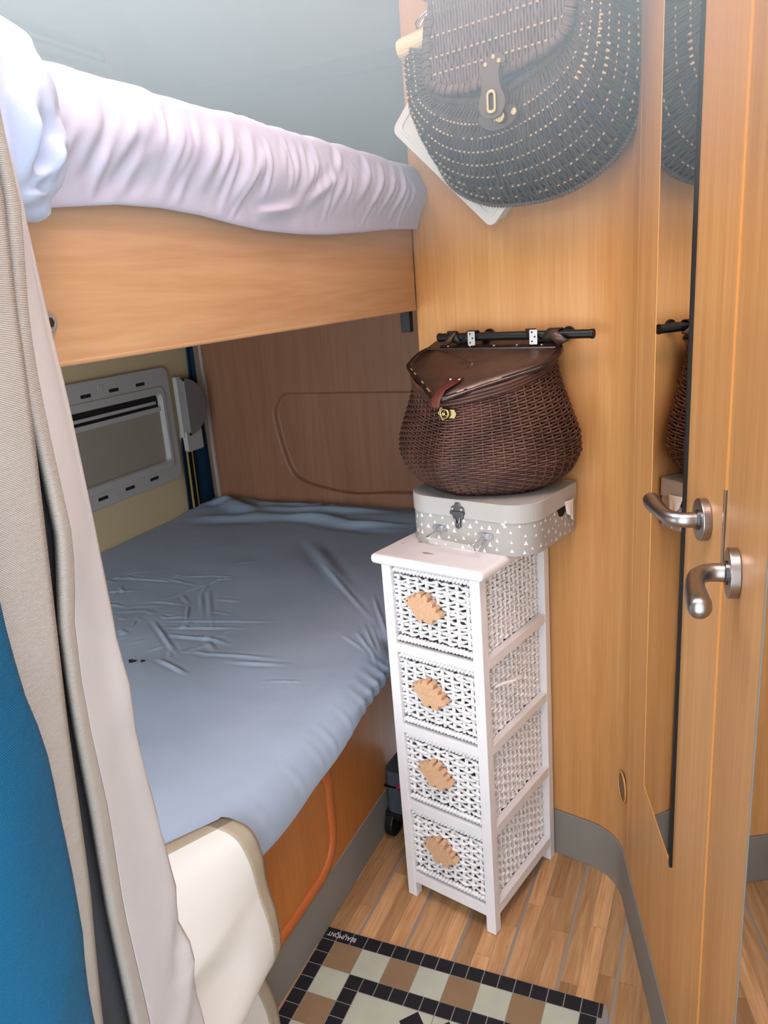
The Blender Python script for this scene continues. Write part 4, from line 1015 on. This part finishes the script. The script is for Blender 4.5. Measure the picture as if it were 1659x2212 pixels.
# two straps looped round the rail
rz_ = ZR-KZ; ro = ROFF-KOFF
for (px, wd_, side) in ((985, 0.011, -1), (1015, 0.010, 1), (1155, 0.011, -1), (1192, 0.013, 1)):
    s_, _ = pan(px, 735, ROFF); x = s_-KS
    loop = []
    for a in np.linspace(-0.75*PI, 1.05*PI, 22):
        loop.append((x+side*0.010*math.sin(a*0.7), -ro-0.0125*math.cos(a), rz_+0.0135*math.sin(a)))
    path = [(x-0.012*side, -0.020, creel_top(0.02)+0.010), (x-0.006*side, -0.006-0.018, creel_top(0.02)+0.016)]+loop[::-1] if False else loop
    P = np.array([[[p[0]+w*wd_, p[1], p[2]] for w in (-1, 0, 1)] for p in path])
    grid('strap', P, M['strap_dark'], CREEL, solid=0.0022)
for (px, x2) in ((985, 975), (1200, 1225)):
    s_, _ = pan(px, 735, ROFF); s2_, _ = pan(x2, 745, ROFF); x = s_-KS; x2_ = s2_-KS
    P = np.array([[[x+(x2_-x)*t+w*0.010, -ro-0.013-0.006*math.sin(t*PI), rz_+0.006-(rz_+0.006-creel_top(0.02)-0.012)*t+0.004*w] for w in (-1, 0, 1)] for t in np.linspace(0, 1, 8)])
    grid('strap_tail', P, M['leather_dark'], CREEL, solid=0.002)
for px in (1018, 1152):
    s_, _ = pan(px, 732, ROFF+0.016); x = s_-KS
    Bk = MB().prism(rrect(x-0.0085, x+0.0085, rz_-0.017, rz_+0.012, 0.002), ro+0.0145, ro+0.016, lambda a, c, t: (a, -t, c)).build('buckle_plate', M['steel'], CREEL, bev=0.0005)
    for c in (0.007, -0.002, -0.011):
        MB().tube([(x+(0.003 if c == -0.002 else -0.003), -ro-0.0155, rz_+c), (x+(0.003 if c == -0.002 else -0.003), -ro-0.0165, rz_+c)], 0.002, 8).build('plate_hole', M['dark_slot'], Bk)
# ------------------------------------------------------------------ large hanging creel on the panel
OB, OI = 0.060, 0.215      # stand-off of its flat back and of its mouth from the panel
out_px = [(905, 118), (910, 160), (918, 215), (930, 290), (950, 352), (988, 406), (1060, 437), (1150, 433), (1225, 411), (1290, 372), (1345, 315), (1380, 240), (1393, 150), (1392, 60), (1385, -40), (1372, -120)]
in_px = [(925, 112), (928, 140), (930, 172), (934, 200), (960, 213), (1000, 218), (1045, 216), (1090, 200), (1130, 172), (1170, 142), (1205, 112), (1228, 70), (1238, 20), (1244, -30), (1247, -80), (1246, -130)]
Oc = spline([pan(x, y, OB) for x, y in out_px], 400); Ic = spline([pan(x, y, OI) for x, y in in_px], 400)
base_s = float(Oc[:, 0].mean())
HC = thing('hanging_creel', 'large dark wicker creel with pale stitching hung high on the wooden panel', 'creel', (0, 0, 0))
def cpt(th, r, lift=0.0):
    """th 0..1 along the U, r 0 at the mouth .. 1 at the back edge"""
    i = th*399; a = np.array([np.interp(i, np.arange(400), Ic[:, k]) for k in (0, 1)]); b_3 = np.array([np.interp(i, np.arange(400), Oc[:, k]) for k in (0, 1)])
    bul = math.sin(r*PI)*0.020
    p = a+(b_3-a)*r; off = OI+(OB-OI)*(r**2.0)+bul*0.6
    dirv = (b_3-a); dirv = dirv/(np.linalg.norm(dirv)+1e-9)
    p = p+dirv*bul*0.5
    # outward normal approx: blend of panel normal and sideways direction
    wgt = min(1.0, r*1.1)
    return PS(p[0]+dirv[0]*lift*wgt, off+lift*(1-0.6*wgt), p[1]+dirv[1]*lift*wgt)
sh = np.array([[list(cpt(t, r, -0.006)) for r in np.linspace(0, 1, 14)] for t in np.linspace(0, 1, 90)])
grid('creel_core', sh, M['wicker_shell'], HC)
NS = 150; bands = [0.10, 0.20, 0.32, 0.44, 0.56, 0.68, 0.80, 0.91]
mb = MB(); rg = random.Random(9)
for k in range(NS):
    th = (k+0.5)/NS; pts = []
    th2 = min(1, max(0, th+rg.uniform(-0.0012, 0.0012)))
    for r in np.linspace(0, 1, 29):
        lift = 0.0022*math.cos(r*PI*9+PI*(k % 2))
        pts.append(cpt(th2, r, lift))
    mb.tube(pts, 0.00275, 5, caps=False)
o = mb.build('woven_strands', M['wicker_brown'], HC, smooth=True); o['kind'] = 'stuff'
mb = MB(); mbp = MB()
for bi, r in enumerate(bands):
    mb.tube([cpt(t, r, 0.0) for t in np.linspace(0, 1, 120)], 0.0022, 5, caps=False)
    if bi == 0: continue
    for k in range(NS):
        if (k+bi) % 2: continue
        if rg.random() < 0.10: continue
        th = (k+0.5)/NS; w = 0.0024
        a, b_4 = cpt(max(0, th-w), r, 0.0040), cpt(min(1, th+w), r, 0.0040)
        mbp.tube([a, b_4], rg.choice([0.0013, 0.0016, 0.0019]), 5)
for r, k0 in ((0.44, 118), (0.56, 112), (0.32, 104)):
    for k in range(5):
        th = (k0+k*2+0.5)/NS; a, b_4 = cpt(th-0.002, r+0.01, 0.0045), cpt(th+0.002, r+0.01, 0.0045)
        mbp.tube([a, b_4], 0.0036, 6)
o = mb.build('woven_bands', M['wicker_brown'], HC, smooth=True); o['kind'] = 'stuff'
o = mbp.build('pale_stitches', M['wicker_pale'], HC); o['kind'] = 'stuff'; o['label'] = 'pale dashes of bare willow'
# wrapped rims: mouth and back edge
def wrapped(path, R, r, turns, mat, name, parent):
    mb = MB(); n = len(path)
    mb.tube(path, R*0.8, 8, caps=True)
    for k in range(turns):
        i = int((k+0.5)/turns*(n-3)); p, q = Vector(path[i]), Vector(path[i+2]); t = (q-p).normalized()
        u_ = t.orthogonal().normalized(); v_ = t.cross(u_)
        ring = [p+t*(0.003*math.sin(a))+u_*(R*math.cos(a))+v_*(R*math.sin(a)) for a in np.linspace(0, 2*PI, 8, endpoint=False)]
        mb.tube(ring, r, 4, closed=True)
    o = mb.build(name, mat, parent, smooth=True); o['kind'] = 'stuff'; return o
wrapped([cpt(t, 0.0, 0.002) for t in np.linspace(0, 1, 300)], 0.0062, 0.0017, 150, M['wicker_rim'], 'mouth_rim', HC)
mb = MB()
for k in range(NS):
    th = (k+0.5)/NS
    mb.tube([cpt(max(0, th-0.004), 0.985, 0.003), cpt(th, 1.0, 0.006), cpt(min(1, th+0.004), 1.0, -0.001)], 0.0034, 5)
o = mb.build('back_rim', M['wicker_rim'], HC, smooth=True); o['kind'] = 'stuff'
op = [(p[0], p[1]) for p in Oc[::8]]
MB().prism(op, OB-0.006, OB, lambda a, c, t: PS(a, t, c)).build('flat_back', M['wicker_shell'], HC)
# lid, standing slightly open in front of the mouth
OL = 0.232
lid_px = [(928, 40), (925, 80), (924, 150), (936, 188), (985, 195), (1037, 181), (1103, 149), (1172, 112), (1213, 77), (1230, 28), (1234, -20), (1236, -90)]
Lc = spline([pan(x, y, OL) for x, y in lid_px], 160)
LIDH = wrapped([PS(p[0], OL, p[1]) for p in Lc], 0.0085, 0.0022, 120, M['wicker_rim'], 'lid_rim', HC)
cs, cz_ = pan(1085, 40, OL)
axis = np.array(pan(1130, 108, OL))-np.array(pan(940, 166, OL)); axis /= np.linalg.norm(axis); perp = np.array([-axis[1], axis[0]])
rel = (Lc-np.array([cs, cz_])); la = rel@axis; lp = rel@perp
mb = MB(); mbp = MB(); amin, amax = la.min()+0.008, la.max()-0.008
nst = 44
for k in range(nst):
    a = amin+(amax-amin)*(k+0.5)/nst
    # lower end of this strand where it meets the rim
    cand = [lp[i]+(lp[i+1]-lp[i])*((a-la[i])/(la[i+1]-la[i])) for i in range(len(la)-1) if (la[i]-a)*(la[i+1]-a) <= 0 and la[i] != la[i+1]]
    if not cand: continue
    p0 = min(cand); p1 = 0.105 if (k % 1 == 0) else 0.1
    pts = []
    for t in np.linspace(0, 1, 16):
        pp = p0+(p1-p0)*t; g = np.array([cs, cz_])+axis*a+perp*pp
        pts.append(PS(g[0], OL+0.002*math.cos(pp/0.011*PI+PI*(k % 2)), g[1]))
    mb.tube(pts, 0.0030, 5, caps=False)
rows_p = [-0.082, -0.052, -0.026, 0.006, 0.038, 0.07]
for ri, pp in enumerate(rows_p):
    for k in range(nst):
        a = amin+(amax-amin)*(k+0.5)/nst
        cand = [lp[i]+(lp[i+1]-lp[i])*((a-la[i])/(la[i+1]-la[i])) for i in range(len(la)-1) if (la[i]-a)*(la[i+1]-a) <= 0 and la[i] != la[i+1]]
        if not cand or min(cand) > pp-0.004: continue
        g = np.array([cs, cz_])+axis*a+perp*pp
        if (k+ri) % 2 == 0 and ri < 4: mbp.tube([PS(*(g-axis*0.0022)[[0]], OL+0.0045, (g-axis*0.0022)[1]), PS(*(g+axis*0.0022)[[0]], OL+0.0045, (g+axis*0.0022)[1])], 0.0016, 5)
    ga = np.array([cs, cz_])+axis*amin+perp*pp; gb = np.array([cs, cz_])+axis*amax+perp*pp
o = mb.build('lid_strands', M['wicker_rim'], HC, smooth=True); o['kind'] = 'stuff'
o = mbp.build('lid_stitches', M['wicker_pale'], HC); o['kind'] = 'stuff'
lp_poly = [(p[0], p[1]) for p in Lc[::4]]
MB().prism(lp_poly, OL-0.006, OL-0.004, lambda a, c, t: PS(a, t, c)).build('lid_back', M['wicker_shell'], HC)
# leather tongue with metal eye, and the catch plate under it
def poly_px(L, off): return [pan(x, y, off) for x, y in L]
tong = poly_px([(1042, 138), (1058, 120), (1075, 113), (1090, 120), (1091, 133), (1079, 140), (1078, 165), (1083, 190), (1091, 210), (1090, 230), (1080, 248), (1062, 257), (1045, 254), (1036, 240), (1035, 222), (1040, 200), (1040, 165), (1036, 150)], OL+0.018)
tong = [tuple(p) for p in spline(tong, 60, closed=True)]
TG = MB().prism(tong, OL+0.016, OL+0.019, lambda a, c, t: PS(a, t, c)).build('leather_tongue', M['leather_grey'], HC, bev=0.0008)
def px_disc(px, py, off, r, t, mat, name, parent, n=14):
    s_, z_ = pan(px, py, off); return MB().tube([PS(s_, off, z_), PS(s_, off+t, z_)], r, n).build(name, mat, parent, bev=r*0.3)
for (px, py) in ((1049, 141), (1066, 123), (1078, 131)): px_disc(px, py, OL+0.019, 0.004, 0.002, M['brass'], 'rivet', TG)
s_, z_ = pan(1062, 220, OL+0.02)
mb = MB(); frame_prism(mb, rrect(s_-0.009, s_+0.009, z_-0.018, z_+0.018, 0.008), rrect(s_-0.0042, s_+0.0042, z_-0.0125, z_+0.0125, 0.003), OL+0.0185, OL+0.023, lambda a, c, t: PS(a, t, c))
mb.build('metal_eye', M['brass'], TG, bev=0.001)
MB().prism(rrect(s_-0.0045, s_+0.0045, z_-0.0125, z_+0.0125, 0.003), OL+0.0188, OL+0.0195, lambda a, c, t: PS(a, t, c)).build('eye_slot', M['dark_slot'], TG)
plate = [tuple(p) for p in spline(poly_px([(1036, 262), (1046, 276), (1065, 283), (1092, 276), (1110, 262), (1120, 246), (1117, 230), (1105, 224), (1093, 232), (1080, 245), (1055, 250), (1040, 252)], OL-0.004), 50, closed=True)]
PL = MB().prism(plate, OL-0.004, OL, lambda a, c, t: PS(a, t, c)).build('catch_plate', M['leather_grey'], HC, bev=0.0008)
px_disc(1110, 241, OL, 0.0065, 0.004, M['brass'], 'rivet', PL)
s_, z_ = pan(1080, 252, OL+0.01)
MB().tube([PS(s_, OL, z_), PS(s_, OL+0.014, z_)], 0.010, 16).build('catch_knob', M['brass'], HC, bev=0.002)
for k in range(4): MB().tube([PS(s_-0.008+0.005*k, OL+0.0142, z_-0.007), PS(s_-0.008+0.005*k, OL+0.0142, z_+0.007)], 0.0009, 5).build('knob_rib', M['brass'], HC)
# carrying strap going up to a hook on the panel, above the view
st_s = float(np.mean(Oc[[0, -1], 0]))
P = np.array([[list(PS(st_s+w*0.014+0.0*t, 0.02+0.18*(1-t)**1.5, 1.95+0.34*t)) for w in (-1, 0, 1)] for t in np.linspace(0, 1, 12)])
grid('carrying_strap', P, M['leather_grey'], HC, solid=0.003)
MB().tube([PS(st_s, 0.0, 2.28), PS(st_s, 0.03, 2.28), PS(st_s, 0.035, 2.30)], 0.006, 8).build('hook', M['steel'], HC, smooth=True)

# wooden stick pushed through the top of the hanging creel
OD = 0.200
sa, za = pan(866, 110, OD); sb, zb = pan(1110, -2, OD); k = 1.75
STICK = thing('wooden_stick', 'pale round wooden stick pushed through the top of the hanging creel', 'stick', (0, 0, 0))
MB().tube([PS(sa, OD, za), PS(sa+(sb-sa)*k, OD, za+(zb-za)*k)], 0.0185, 20).build('stick', M['bamboo'], STICK, bev=0.003, smooth=False)
# clip hanger at the left end of the stick
CL = thing('clip_hanger', 'metal hanger clips with white grips beside the end of the wooden stick', 'hanger', (0, 0, 0))
def pxt(L, off): return [PS(*(lambda q: (q[0], off, q[1]))(pan(x, y, off))) for x, y in L]
MB().tube(pxt([(905, -10), (935, 8), (955, 22), (962, 10), (958, -6)], 0.20), 0.0035, 8).build('hanger_wire', M['chrome'], CL, smooth=True)
MB().tube(pxt([(940, 18), (922, 24), (908, 36), (898, 52), (900, 62), (908, 56), (918, 38)], 0.205), 0.0022, 8).build('clip_wire', M['chrome'], CL, smooth=True)
MB().prism(poly_px([(928, 20), (942, 24), (938, 46), (930, 52), (920, 50), (919, 44)], 0.20), 0.195, 0.206, lambda a, c, t: PS(a, t, c)).build('clip_grip', M['white_plastic'], CL, bev=0.001)
MB().prism(poly_px([(950, 20), (960, 22), (960, 44), (949, 40)], 0.20), 0.190, 0.204, lambda a, c, t: PS(a, t, c)).build('clip_grip', M['white_plastic'], CL, bev=0.001)
MB().prism(poly_px([(910, -12), (952, 14), (958, 2), (920, -22)], 0.19), 0.185, 0.192, lambda a, c, t: PS(a, t, c)).build('hanger_bar', M['steel'], CL, bev=0.001)

# white box hanging behind the big creel
q0, q1, q2 = (np.array(pan(x, y, 0.055)) for x, y in ((846, 283), (890, 208), (990, 424)))
e2 = q2-q0; L2 = np.linalg.norm(e2); e2 /= L2; e1 = np.array([-e2[1], e2[0]]); L1 = 0.20
if e1[1] < 0: e1 = -e1
def bx(a, c, t): g = q0+e2*a+e1*c; return PS(g[0], t, g[1])
T = thing('white_box', 'flat white plastic box with raised rim behind the hanging creel', 'box', (0, 0, 0))
MB().prism(rrect(0.008, L2+0.09, 0.008, L1-0.008, 0.012), 0.004, 0.046, bx).build('box_body', M['white_plastic'], T, bev=0.003)
LD = MB().prism(rrect(0.0, L2+0.1, 0.0, L1, 0.016), 0.044, 0.055, bx).build('box_lid', M['white_plastic'], T, bev=0.003)
mb = MB(); frame_prism(mb, rrect(0.012, L2+0.088, 0.012, L1-0.012, 0.01), rrect(0.018, L2+0.082, 0.018, L1-0.018, 0.008), 0.0548, 0.0575, bx); mb.build('lid_ridge', M['white_plastic'], LD, bev=0.001)

# ------------------------------------------------------------------ door handles
def handle(name, fr, s, z, sgn, parent):
    H = MB().tube([fr(s, 0.0, z), fr(s, 0.011, z)], 0.0280, 72).build('handle_rose', M['steel'], parent, bev=0.0012)
    H['label'] = 'round brushed steel rose with lever'
    mb = MB().tube([fr(s, 0.010, z), fr(s, 0.0135, z)], 0.0135, 24); mb.build('rose_collar', M['chrome_dark'], H, bev=0.0008)
    ctrl = [(0, 0.012, 0), (0, 0.026, 0), (0.005, 0.036, 0), (0.018, 0.044, 0.0), (0.042, 0.048, 0.0), (0.068, 0.049, 0.0), (0.090, 0.049, 0.0), (0.102, 0.049, 0.0), (0.108, 0.049, 0.0)]
    P = spline([(a*sgn, o_, c) for a, o_, c in ctrl], 50); t = np.linspace(0, 1, 50)
    rad = np.interp(t, [0, 0.25, 0.45, 0.65, 0.88, 0.95, 0.985, 1.0], [0.0105, 0.0100, 0.0098, 0.0112, 0.0125, 0.0112, 0.0075, 0.002])
    mb = MB().tube([fr(s+p[0], p[1], z+p[2]) for p in P], list(rad), 18, up=(0, 0, 1)); mb.build('lever', M['steel'], H, smooth=True)
sA, zA = onA(1526, 1122); handle('handle', AS, sA, zA, -1, D1)
sBh, zBh = onB(1594, 1238); handle('handle', BS, sBh, zBh, 1, D2)

# ------------------------------------------------------------------ mosaic-pattern mat
MO = np.array([-0.781, 1.2165, 0.0]); ma = math.radians(1.0)
TP = 0.0336; NCX, NCY = 18.25, 12
MAT = thing('floor_mat', 'mosaic patterned floor mat with black border tiles beside the bed base', 'mat', (MO[0], MO[1], 0.0), ma)
MB().prism([(0, 0), (NCX*TP+0.004, 0), (NCX*TP+0.012, -0.03), (NCX*TP+0.012, -NCY*TP), (0, -NCY*TP)], 0.0003, 0.0022).build('mat_base', M['grout'], MAT)
tile_cache = {}
def tile(cx, cy, w, h, key, gap=0.0011):
    kk = (round(w, 4), round(h, 4), key)
    if kk not in tile_cache:
        me = MB().box((0, 0, 0), (w-2*gap, h-2*gap, 0.0006)).mesh('tile'); me.materials.append(M[key]); tile_cache[kk] = me
    o = bpy.data.objects.new('tile', tile_cache[kk]); COL.objects.link(o); o.parent = MAT; o.location = (cx, -cy, 0.0024)
nx, ny = 18, 12
for i in range(nx):
    tile((i+0.5)*TP, 0.5*TP, TP, TP, 'tile_black'); tile((i+0.5)*TP, (ny-0.5)*TP, TP, TP, 'tile_black')
for j in range(1, ny-1):
    tile(0.5*TP, (j+0.5)*TP, TP, TP, 'tile_black'); tile((nx-0.5)*TP, (j+0.5)*TP, TP, TP, 'tile_black')
for i in range(8):
    for j in (0, 4):
        tile((2*i+2)*TP, (2*j+2)*TP, 2*TP, 2*TP, 'tile_brown' if (i+j) % 2 == 0 else 'tile_pale', 0.0004)
for j in (1, 2, 3):
    for i in (0, 7):
        tile((2*i+2)*TP, (2*j+2)*TP, 2*TP, 2*TP, 'tile_brown' if (i+j) % 2 == 0 else 'tile_pale', 0.0004)
for i in range(3, 15):
    tile((i+0.5)*TP, 3.5*TP, TP, TP, 'tile_black'); tile((i+0.5)*TP, 8.5*TP, TP, TP, 'tile_black')
for j in range(4, 8):
    tile(3.5*TP, (j+0.5)*TP, TP, TP, 'tile_black'); tile(14.5*TP, (j+0.5)*TP, TP, TP, 'tile_black')
def flat_tile(pts, key, z=0.0021):
    MB().prism([(x*TP, -y*TP) for x, y in pts], z, z+0.0006).build('tile', M[key], MAT)
flat_tile([(4.03, 4.03), (8.97, 4.03), (8.97, 7.97), (4.03, 7.97)], 'tile_pale', 0.0020)
flat_tile([(13.97, 4.03), (9.03, 4.03), (9.03, 7.97), (13.97, 7.97)], 'tile_pale', 0.0020)
flat_tile([(8.0, 4.06), (8.85, 5.0), (8.0, 5.95), (7.15, 5.0)], 'tile_black'); flat_tile([(9.95, 4.06), (10.8, 5.0), (9.95, 5.95), (9.1, 5.0)], 'tile_black')
flat_tile([(8.98, 5.05), (9.9, 6), (8.98, 6.95), (8.05, 6)], 'tile_brown')
flat_tile([(8.0, 6.05), (8.85, 7.0), (8.0, 7.94), (7.15, 7.0)], 'tile_black'); flat_tile([(9.95, 6.05), (10.8, 7.0), (9.95, 7.94), (9.1, 7.0)], 'tile_black')
tile(18.12*TP, 0.5*TP, 0.25*TP, TP, 'tile_black', 0.0005)
cu = bpy.data.curves.new('lettering', 'FONT'); cu.body = 'BEAUMONT'; cu.size = 0.0162; cu.extrude = 0.0001
to = bpy.data.objects.new('lettering_curve', cu); COL.objects.link(to)
bpy.context.view_layer.update()
me = bpy.data.meshes.new_from_object(to.evaluated_get(bpy.context.evaluated_depsgraph_get()))
bpy.data.objects.remove(to)
me.materials.clear()
xsv = [v.co.x for v in me.vertices]; wt = max(xsv)-min(xsv)
tx = link('lettering', me, M['white_ink'], MAT); tx.rotation_euler = (0, 0, PI); tx.location = (0.0775, -0.0125, 0.0029); tx.scale = (0.069/wt, 1, 1)
mb = MB(); k = 0.069/wt
for a in (0.405, 0.685): mb.box((0.0775-0.069*a, -0.0095, 0.0029), (0.005, 0.0012, 0.0002))
mb.build('lettering_bars', M['white_ink'], MAT)

# ------------------------------------------------------------------ bag and pink cloth in the dark gap behind the cabinet
q = onz(868, 1812, 0.0)
T = thing('trolley_bag', 'dark grey bag on black wheels behind the white cabinet', 'bag', (q[0]+0.006, q[1]+0.05, 0.0), math.radians(-3))
mb = MB().prism(rrect(-0.045, 0.045, -0.05, 0.05, 0.022, 6), 0.072, 0.20); mb.build('bag_body', M['bag_grey'], T, bev=0.02, seg=3)
MB().tube([(-0.042, -0.049, 0.155), (0.042, -0.049, 0.155)], 0.004, 6).build('bag_piping', M['black'], T, smooth=True)
for x in (-0.03, 0.03):
    W1 = MB().tube([(x-0.011, -0.035, 0.0375), (x+0.011, -0.035, 0.0375)], 0.0375, 20).build('wheel', M['black'], T, bev=0.004)
MB().box((0, -0.03, 0.066), (0.09, 0.05, 0.02)).build('wheel_mount', M['black'], T, bev=0.004)
q = onx(851, 1590, -0.70)
T = thing('pink_cloth', 'small bright pink cloth between the bed base and the cabinet', 'cloth', (q[0]+0.022, q[1]+0.03, 0.201))
P = np.array([[[0.03*(u-0.5)*2*(1-0.2*v)+0.006*math.sin(u*9+v*4), 0.03*(v-0.5)*2, 0.004+0.11*math.sin(u*PI)*math.sin(v*PI)**0.6+0.006*math.sin(u*14)] for u in np.linspace(0, 1, 16)] for v in np.linspace(0, 1, 14)])
grid('cloth', P, M['pink'], T, solid=0.002)

# ------------------------------------------------------------------ put the base of every empty under its thing
for T in list(bpy.data.objects):
    if T.type == 'EMPTY' and T.parent is None and T.location.length < 1e-6 and not T.name.startswith('window_'):
        lo_, hi_ = np.full(3, 1e9), np.full(3, -1e9)
        for c in T.children_recursive:
            if c.type == 'MESH' and len(c.data.vertices):
                a = np.empty(len(c.data.vertices)*3); c.data.vertices.foreach_get('co', a); a = a.reshape(-1, 3); lo_ = np.minimum(lo_, a.min(0)); hi_ = np.maximum(hi_, a.max(0))
        base = Vector(((lo_[0]+hi_[0])/2, (lo_[1]+hi_[1])/2, lo_[2])); T.location = base
        for c in T.children: c.location = c.location-base
for T in list(bpy.data.objects):
    if T.type == 'EMPTY' and T.name in ('window_1', 'window_2'):
        base = Vector((XL, 1.9, 0.70 if T.name == 'window_1' else 1.85)); T.location = base
        for c in T.children: c.location = c.location-base
